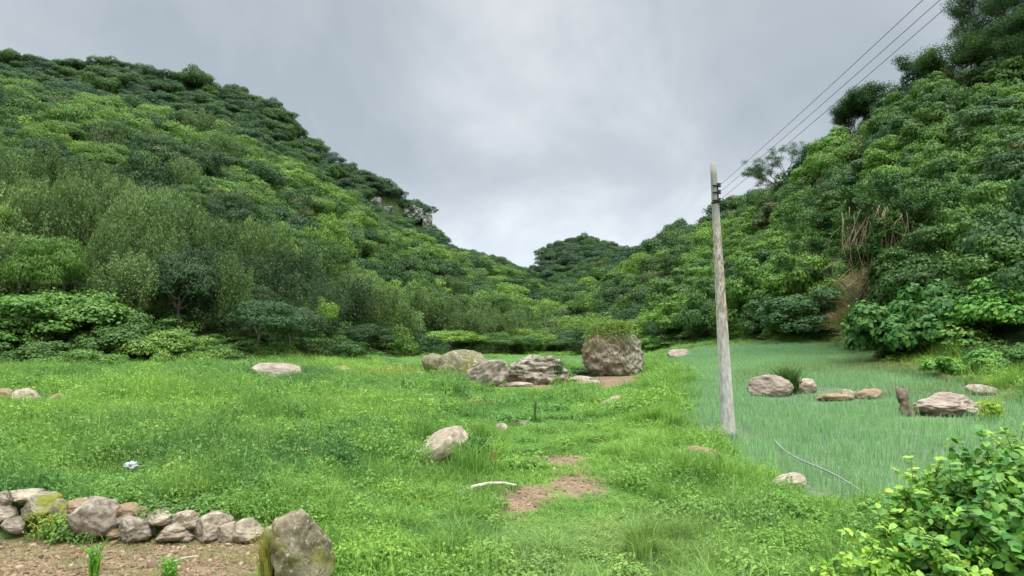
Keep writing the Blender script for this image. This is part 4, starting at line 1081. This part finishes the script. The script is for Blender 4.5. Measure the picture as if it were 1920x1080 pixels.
def shrub(label, lobes, n, size, wid, tnt, seed, base, upw=.55):
    rng = np.random.default_rng(seed)
    C0 = np.array([at(a + 28, b + 42, dd) for a, b, dd, r in lobes]); Rd = np.array([r for *_, r in lobes])
    extra = C0.copy(); extra[:, 2] *= .45; C0 = np.vstack([C0, extra]); Rd = np.concatenate([Rd, Rd])
    k = rng.choice(len(C0), n, p=Rd ** 2 / (Rd ** 2).sum()); D = nrm(rng.normal(size=(n, 3)) + [0, -.15, .25])
    X = C0[k] + D * (Rd[k] * (1 - .45 * rng.uniform(0, 1, n) ** 2 + .10 * rng.normal(size=n)) * (1 + .25 * vnoise(D * 3 + k[:, None], seed)))[:, None]
    X = X[X[:, 2] > .02]; D = D[:len(X)]
    Nn = nrm(D * .45 + np.array([0, -.25, upw]) + rng.normal(size=X.shape) * .33)
    Dr = nrm(D * np.array([1, 1, .2]) + np.array([0, 0, -.45]) + rng.normal(size=X.shape) * .5)
    b0 = np.array(base); rt = empty('leafy_shrub', tuple(b0)); tag(rt, label, 'shrub')
    SX, SD = [], []; shoots = []
    for _ in range(90):
        j = rng.integers(len(lobes)); dd_ = nrm(rng.normal(size=3) + [0, -.3, 1.1]); p0 = C0[j] + dd_ * Rd[j] * .8; ln = rng.uniform(.15, .42) * (.6 + size * 4)
        s = np.linspace(0, 1, 8)[:, None]; q = p0 + dd_ * ln * s + np.array([0, 0, -.25 * ln]) * s ** 2; shoots.append(q - b0)
        for t_i in range(1, 8):
            for sd in (-1, 1): SX.append(q[t_i]); SD.append(nrm(np.cross(dd_, [0, 0, 1])) * sd + dd_ * .5 + rng.normal(0, .25, 3))
    X = np.vstack([X, SX]); Dr = np.vstack([Dr, nrm(np.array(SD))]); Nn = np.vstack([Nn, nrm(rng.normal(size=(len(SX), 3)) * .35 + [0, -.2, 1])])
    V, F, lv = ovate(X - b0, Nn, Dr, size, wid, rng)
    o = ob('foliage', mk_mesh('foliage', V, F, M_NEAR, True, lv=lv), rt); o['tint'] = list(tnt)
    pt = Parts()
    for c in C0:
        e_ = c - b0; s = np.linspace(0, 1, 8)[:, None]; q = e_ * s; q[:, 2] = e_[2] * s[:, 0] ** .7
        pt.add(*tube(q + .02 * np.sin(s * 7), np.linspace(.016, .005, 8), 6))
        for _ in range(5):
            j = rng.integers(3, 8); e2 = nrm(rng.normal(size=3) + [0, 0, .5]) * .3
            pt.add(*tube(np.array([q[j], q[j] + e2 * .5 + [0, 0, .03], q[j] + e2]), np.array([.006, .004, .002]), 4))
    for q in shoots: pt.add(*tube(q, np.linspace(.004, .0015, 8), 4))
    ob('stem', pt.mesh('stem', M_BARK, True), rt)
shrub('dense shrub of large heart shaped green leaves in the lower right corner', [(1900, 990, 5.3, .52), (1800, 1000, 5.1, .42), (1850, 905, 5.6, .42), (1950, 880, 5.8, .46), (1760, 930, 5.5, .32), (1740, 1040, 5.0, .36), (1960, 960, 5.2, .4), (1880, 1060, 4.9, .5), (2040, 960, 5.6, .6)],
      16000, .076, 1.0, (.125, .295, .045), 3, (4.0, 5.6, 0))
shrub('yellow green small leaved shrub fringing the left of the lower right corner', [(1690, 925, 5.6, .24), (1720, 890, 5.7, .20), (1640, 1020, 5.2, .26), (1580, 1060, 5.0, .20), (1540, 1075, 4.9, .14), (1680, 1000, 5.2, .26), (1640, 1075, 4.8, .24), (1800, 870, 5.9, .2), (1880, 830, 6.0, .18), (1740, 960, 5.3, .22), (1780, 1060, 4.7, .2)],
      9000, .058, .75, (.23, .42, .050), 4, (3.0, 5.5, 0))

# ------------------------------------------------------------------ open crowned trees on the right skyline
def open_tree(label, px, py_base, d, px_top, py_top, spread, tnt, seed, dens=1.0, leaf=.20, levels=4, bare=.35):
    rng = np.random.default_rng(seed)
    u, _ = unproj(px, py_base); x, y = float(u) * d, d; z = float(H(x, y)[0])
    tp = at(px_top, py_top, d); base = np.array([x, y, z - .3]); Ht = tp[2] - z
    wood, ends = Parts(), []
    def grow(p0, dr, ln, r, lv_):
        s = np.linspace(0, 1, 6)[:, None]; bend = rng.normal(0, .18, 3) * ln; e_ = p0 + dr * ln
        q = p0 * (1 - s) + e_ * s + bend * (s * (1 - s)); wood.add(*tube(q, np.linspace(r, r * .6, 6), 6 if lv_ < 2 else 4))
        if lv_ >= levels: ends.append(e_); return
        if lv_ >= levels - 1: ends.append(q[3])
        for k in range(2 + int(rng.uniform() < .6)):
            nd = nrm(dr + rng.normal(0, .55, 3) * np.array([1, 1, .6]) + np.array([0, 0, .12])); grow(q[-1] if k else q[4], nd, ln * rng.uniform(.6, .85), r * .58, lv_ + 1)
    l0 = Ht * .36; lean_ = nrm(np.array([(tp[0] - x) / Ht * .8, 0, 1.0]))
    grow(np.zeros(3), lean_, l0, max(.07, Ht * .018), 0)
    E = np.array(ends); sp = E[:, :2] - lean_[:2] * E[:, 2:3]
    n = int(60 * dens); k = np.repeat(np.arange(len(E)), n)
    X = E[k] + nrm(rng.normal(size=(len(k), 3))) * rng.uniform(.3, 1.7, (len(k), 1)) * np.array([spread, spread, spread * .60])
    V, F, lv = leaf_quads(X, nrm(rng.normal(size=X.shape) * .5 + [0, 0, .6]), leaf, .6, rng)
    rt = empty('open_tree', tuple(base)); c_ = ob('crown', mk_mesh('crown', V, F, M_LEAF, False, lv=lv), rt); c_['tint'] = list(tnt)
    ob('trunk', wood.mesh('trunk', M_BARK, True), rt)
    sc_ = Ht / max(E[:, 2].max(), .1); rt.scale = (sc_, sc_, sc_)
    return tag(rt, label, 'tree', 'open crowned trees on the right skyline')
DT = (.055, .120, .035)
open_tree('tall open crowned tree against the sky at the top right corner', 1885, 150, 92, 1880, -40, .75, DT, 11, 3.6, levels=5, leaf=.16)
open_tree('tallest dark tree cut by the right edge at the top corner', 1935, 130, 90, 1930, -110, .8, DT, 12, 4.5, levels=5, leaf=.17)
open_tree('open tree leaning left over the slope at the top right', 1850, 160, 98, 1822, 2, .7, DT, 13, 3.2, levels=5, leaf=.16)
open_tree('small open tree standing below the leaning one on the skyline', 1778, 180, 102, 1768, 92, .7, DT, 14, 5.0, leaf=.17)
open_tree('dense dark tree filling the skyline below the top right corner', 1850, 190, 88, 1850, 70, .95, (.06, .13, .03), 31, 6.5, leaf=.18)
open_tree('dense dark tree near the right edge below the corner trees', 1880, 170, 86, 1880, 40, .95, DT, 32, 6.5, leaf=.18)
open_tree('dense skyline tree below the leaning open one', 1812, 200, 92, 1806, 70, .95, (.06, .13, .03), 33, 6.0, leaf=.18)
open_tree('dark flat topped tree on the skyline above the dry bank', 1590, 262, 118, 1585, 168, .85, DT, 15, 3.6, levels=5, leaf=.19)
open_tree('dark skyline tree touching the flat topped one', 1640, 230, 116, 1635, 165, .85, DT, 16, 4.0, leaf=.19)
open_tree('sparse little tree standing out on the skyline right of the pole', 1490, 330, 132, 1486, 274, .60, DT, 17, 3.4, leaf=.15)
open_tree('sparse sapling right of the sparse little skyline tree', 1522, 310, 130, 1520, 258, .60, DT, 18, 3.2, leaf=.15)
open_tree('leafy tree overhanging the curtain of dry vines', 1648, 530, gd0 - 7.5, 1652, 345, .36, (.05, .12, .025), 19, 2.0, leaf=.17, levels=5)
open_tree('second leafy tree over the curtain of dry vines', 1606, 530, gd0 - 7.0, 1600, 368, .34, (.07, .16, .03), 20, 1.8, leaf=.17, levels=5)
open_tree('leafy tree right of the curtain of dry vines', 1706, 530, gd0 - 7.0, 1706, 360, .34, (.08, .18, .03), 21, 1.8, leaf=.17, levels=5)

# ------------------------------------------------------------------ limestone faces under the left ridge
M_CLIFF = noise_mat('limestone', [(.3, (.05, .055, .045)), (.5, (.20, .20, .18)), (.68, (.42, .42, .39))], scale=.35, bump=1.0, bscale=1.2, extra=[(.25, .52, .06, (.035, .065, .03))])
for k, (cx, cy, w, h, dd_, lb) in enumerate(((703, 385, 26, 34, 388, 'grey limestone face upper left of the pair under the left ridge'), (727, 398, 20, 24, 392, 'small grey limestone face between the larger cliff faces'),
        (776, 404, 38, 38, 404, 'largest streaked limestone face at the end of the left ridge'), (801, 418, 20, 40, 408, 'narrow limestone face at the drop of the left ridge'))):
    c_ = at(cx, cy, dd_); W = w * dd_ / F_PX; Hh = h * dd_ / F_PX
    o = ob('cliff', rock_mesh(140 + k, W, W * 1.3, Hh / 1.18, mat=M_CLIFF, ax=(1, 1, 1), p=3.2, cuts=6, rough=.16, fine=.10), loc=(c_[0], c_[1], c_[2] - Hh / 1.18 * .41))
    tag(o, lb, 'cliff', 'limestone faces under the left ridge')

# ------------------------------------------------------------------ clods and chips on the bare earth
rngp = np.random.default_rng(8)
peb = [rock_mesh(160 + k, 1, .9, .6, mat=leaf_mat('earth_clod', trans=0, rough=.95, spec=.05) if k == 0 else None, sub=4, ax=(1, .8, .5), rough=.2) for k in range(1)]
Dv, Fv = ico(2); pm = []
for k in range(4):
    pm.append(mk_mesh('clod', Dv * (1 + .35 * fbm(Dv * 1.7, 170 + k, 2))[:, None] * np.array([1, .8, .55]), Fv, peb[0].materials[0], False, lv=rngp.uniform(0, 1, len(Dv)) * .3 + .35))
x = rngp.uniform(-7, -1.9, 5200); y = rngp.uniform(5.6, 8.6, 5200)
x2, y2 = [], []
for (cx, cy, rx, ry, s_2) in DC[:9]:
    n = int(260 * s_2 * min(rx * ry, 4)) + 30; x2.append(cx + rx * rngp.normal(0, .6, n)); y2.append(cy + ry * rngp.normal(0, .6, n))
x = np.concatenate([x] + x2); y = np.concatenate([y] + y2); k = dirt(x, y) > .3; x, y = x[k], y[k]
sz = np.exp(rngp.normal(math.log(.013), .6, len(x))).clip(.005, .06); f = rngp.uniform(0, 1, (len(x), 1))
ct = np.array([.13, .085, .055]) * (1 - f) + np.array([.38, .27, .185]) * f
scatter('gravel', np.stack([x, y, H(x, y) + sz * .15], 1), rngp.uniform(0, 6, (len(x), 3)) * np.array([.1, .1, 1]), np.stack([sz, sz, sz], 1), ct, rngp.integers(0, 4, len(x)), pm, 'reddish clods and stone chips on the bare earth', 'gravel')
lit = [patch_mesh('straw_bits', *blades(180 + k, 26, .03, .3, .010, 3.0, curl=1.2)) for k in range(3)]
k = rngp.choice(len(x), min(700, len(x)), replace=False); f = rngp.uniform(0, 1, (len(k), 1))
scatter('plant_litter', np.stack([x[k], y[k], H(x[k], y[k]) + .01], 1), np.stack([0 * x[k], 0 * x[k], rngp.uniform(0, 6, len(k))], 1), np.full((len(k), 3), .7), np.array([.42, .30, .16]) * (1 - f) + np.array([.16, .26, .06]) * f, rngp.integers(0, 3, len(k)), lit, 'dry straw and leaf bits strewn on the bare earth', 'plant litter')

# ------------------------------------------------------------------ meadow cover
rng = np.random.default_rng(77)
GXs, GYs, GS = [], [], []
for y0, y1, s in ((4.2, 11, .40), (11, 20, .55), (20, 38, .85), (38, 70, 1.3), (70, 122, 2.2)):
    x, y = jit_grid(-y1 * .92, y1 * .92, y0, y1, s, rng)
    u = x / y; k = (np.abs(u) < .92) & (y < layer_d(2, u) + 1.5) & (y >= y0)
    GXs.append(x[k]); GYs.append(y[k]); GS.append(np.full(k.sum(), s))
gX, gY, gS = map(np.concatenate, (GXs, GYs, GS))
gpx, gpy = proj(gX, gY, H(gX, gY))
clear = np.zeros(len(gX), bool)
for cx, cy, cr in CLEAR:
    fr = np.where(gY < cy, .75 if cr > .18 else 1.6, 1.0)
    clear |= ((gX - cx) / (cr + .10)) ** 2 + ((gY - cy) / np.where(gY < cy, cr + .25 + .045 * cy, cr + .2)) ** 2 < 1
clear |= (gX < -2.35) & (gY - wall_y(gX) > -.6) & (gY - wall_y(gX) < .22)
jx = .35 * n2(gX, gY, .9, 91, 2); jy = .35 * n2(gX, gY, .9, 92, 2)
k = ~field_any(gX + jx, gY + jy) & (rng.uniform(size=len(gX)) > dirt(gX, gY) * 1.7) & ~clear
gX, gY, gS = gX[k], gY[k], gS[k]
gZ = H(gX, gY)
gpx, gpy = proj(gX, gY, gZ)
wn = n2(gX, gY, 3.2, 61, 3)
weedy = sstep(930, 560, gpx + 120 * wn) * sstep(-.1, .4, gY - wall_y(gX) + (gX > -2.4) * 3)
weedy = np.maximum(weedy, .22 + .5 * sstep(0.0, .6, wn))
isw = rng.uniform(size=len(gX)) < weedy * (1 - .6 * sstep(860, 960, gpx) * sstep(1280, 1150, gpx))
n3 = n2(gX, gY, 1.7, 62, 3)[:, None]; n4 = n2(gX, gY, 6.5, 63, 2)[:, None]
q = np.clip(.5 + .5 * n3 + .45 * n4 + rng.normal(0, .22, (len(gX), 1)), 0, 1)
cool, warm, yel = np.array([.110, .255, .060]), np.array([.245, .425, .070]), np.array([.40, .46, .13])
gt = cool * (1 - q) + warm * q
gt = gt * 1.0 * (1 - .22 * sstep(.0, .8, n2(gX, gY, .8, 97, 2)))[:, None]
ctr = (sstep(820, 1000, gpx) * sstep(1700, 1450, gpx))[:, None]
gt = gt * (1 - ctr * .45) + np.array([.205, .390, .070]) * ctr * .45
yk = (rng.uniform(size=len(gX)) < .01 + .12 * sstep(.45, .9, n2(gX, gY, 2.2, 64, 2)))[:, None]
gt = np.where(yk, gt * .5 + yel * .5, gt)
# weeds go yellow by the boulders, dark broad leaves in front of the flat rock
yb = (np.exp(-((gpx - 740) / 60) ** 2 - ((gpy - 712) / 9) ** 2))[:, None]; gt = gt * (1 - yb * .8) + np.array([.36, .33, .06]) * yb * .8
db = (np.exp(-((gpx - 520) / 90) ** 2 - ((gpy - 718) / 14) ** 2))[:, None]; gt = gt * (1 - db * .65) + np.array([.05, .13, .05]) * db * .65
wk = (sstep(935, 1010, gpy) * sstep(820, 960, gpx) * sstep(1520, 1330, gpx) * (.5 + .5 * n2(gX, gY, .9, 95, 2)))[:, None].clip(0, 1)
gt = gt * (1 - .5 * wk) + np.array([.40, .44, .17]) * .5 * wk
sc = gS / .46
def put(name, mask, var, hs, label, cat):
    rz = rng.uniform(0, 6.283, mask.sum())
    s1 = sc[mask] * rng.uniform(.85, 1.25, mask.sum())
    hz = np.minimum(s1, 1.6) * hs * rng.uniform(.6, 1.4, mask.sum()) * (1 + .55 * n2(gX[mask], gY[mask], 1.3, 66, 2))
    hz = hz * (1 - .5 * (sstep(860, 960, gpx) * sstep(1280, 1150, gpx) * sstep(735, 800, gpy))[mask])
    scatter(name, np.stack([gX[mask], gY[mask], gZ[mask]], 1), tilt(gX[mask], gY[mask], rz), np.stack([s1, s1, hz], 1), gt[mask],
            rng.integers(0, len(var), mask.sum()), var, label, cat)
put('grass', ~isw, lawn, 1.0, 'short bright green grass of the trodden meadow', 'grass')
put('weeds', isw, weeds, 1.0, 'lush low green weeds over the left meadow', 'weeds')
# taller tufts
tm = (rng.uniform(size=len(gX)) < np.clip(.025 + .30 * np.exp(-((gpx - 760) / 110) ** 2 - ((gpy - 960) / 90) ** 2) + .5 * np.exp(-((gpx - 1245) / 55) ** 2 - ((gpy - 730) / 35) ** 2)
      + .35 * np.exp(-((gpx - 1250) / 180) ** 2 - ((gpy - 850) / 60) ** 2) + .4 * np.exp(-((gpx - 640) / 40) ** 2 - ((gpy - 1010) / 70) ** 2), 0, 1)) & (gY < 60)
put('tall_grass', tm, tall, .95, 'taller seeding grass tufts between the rocks and the path', 'grass')
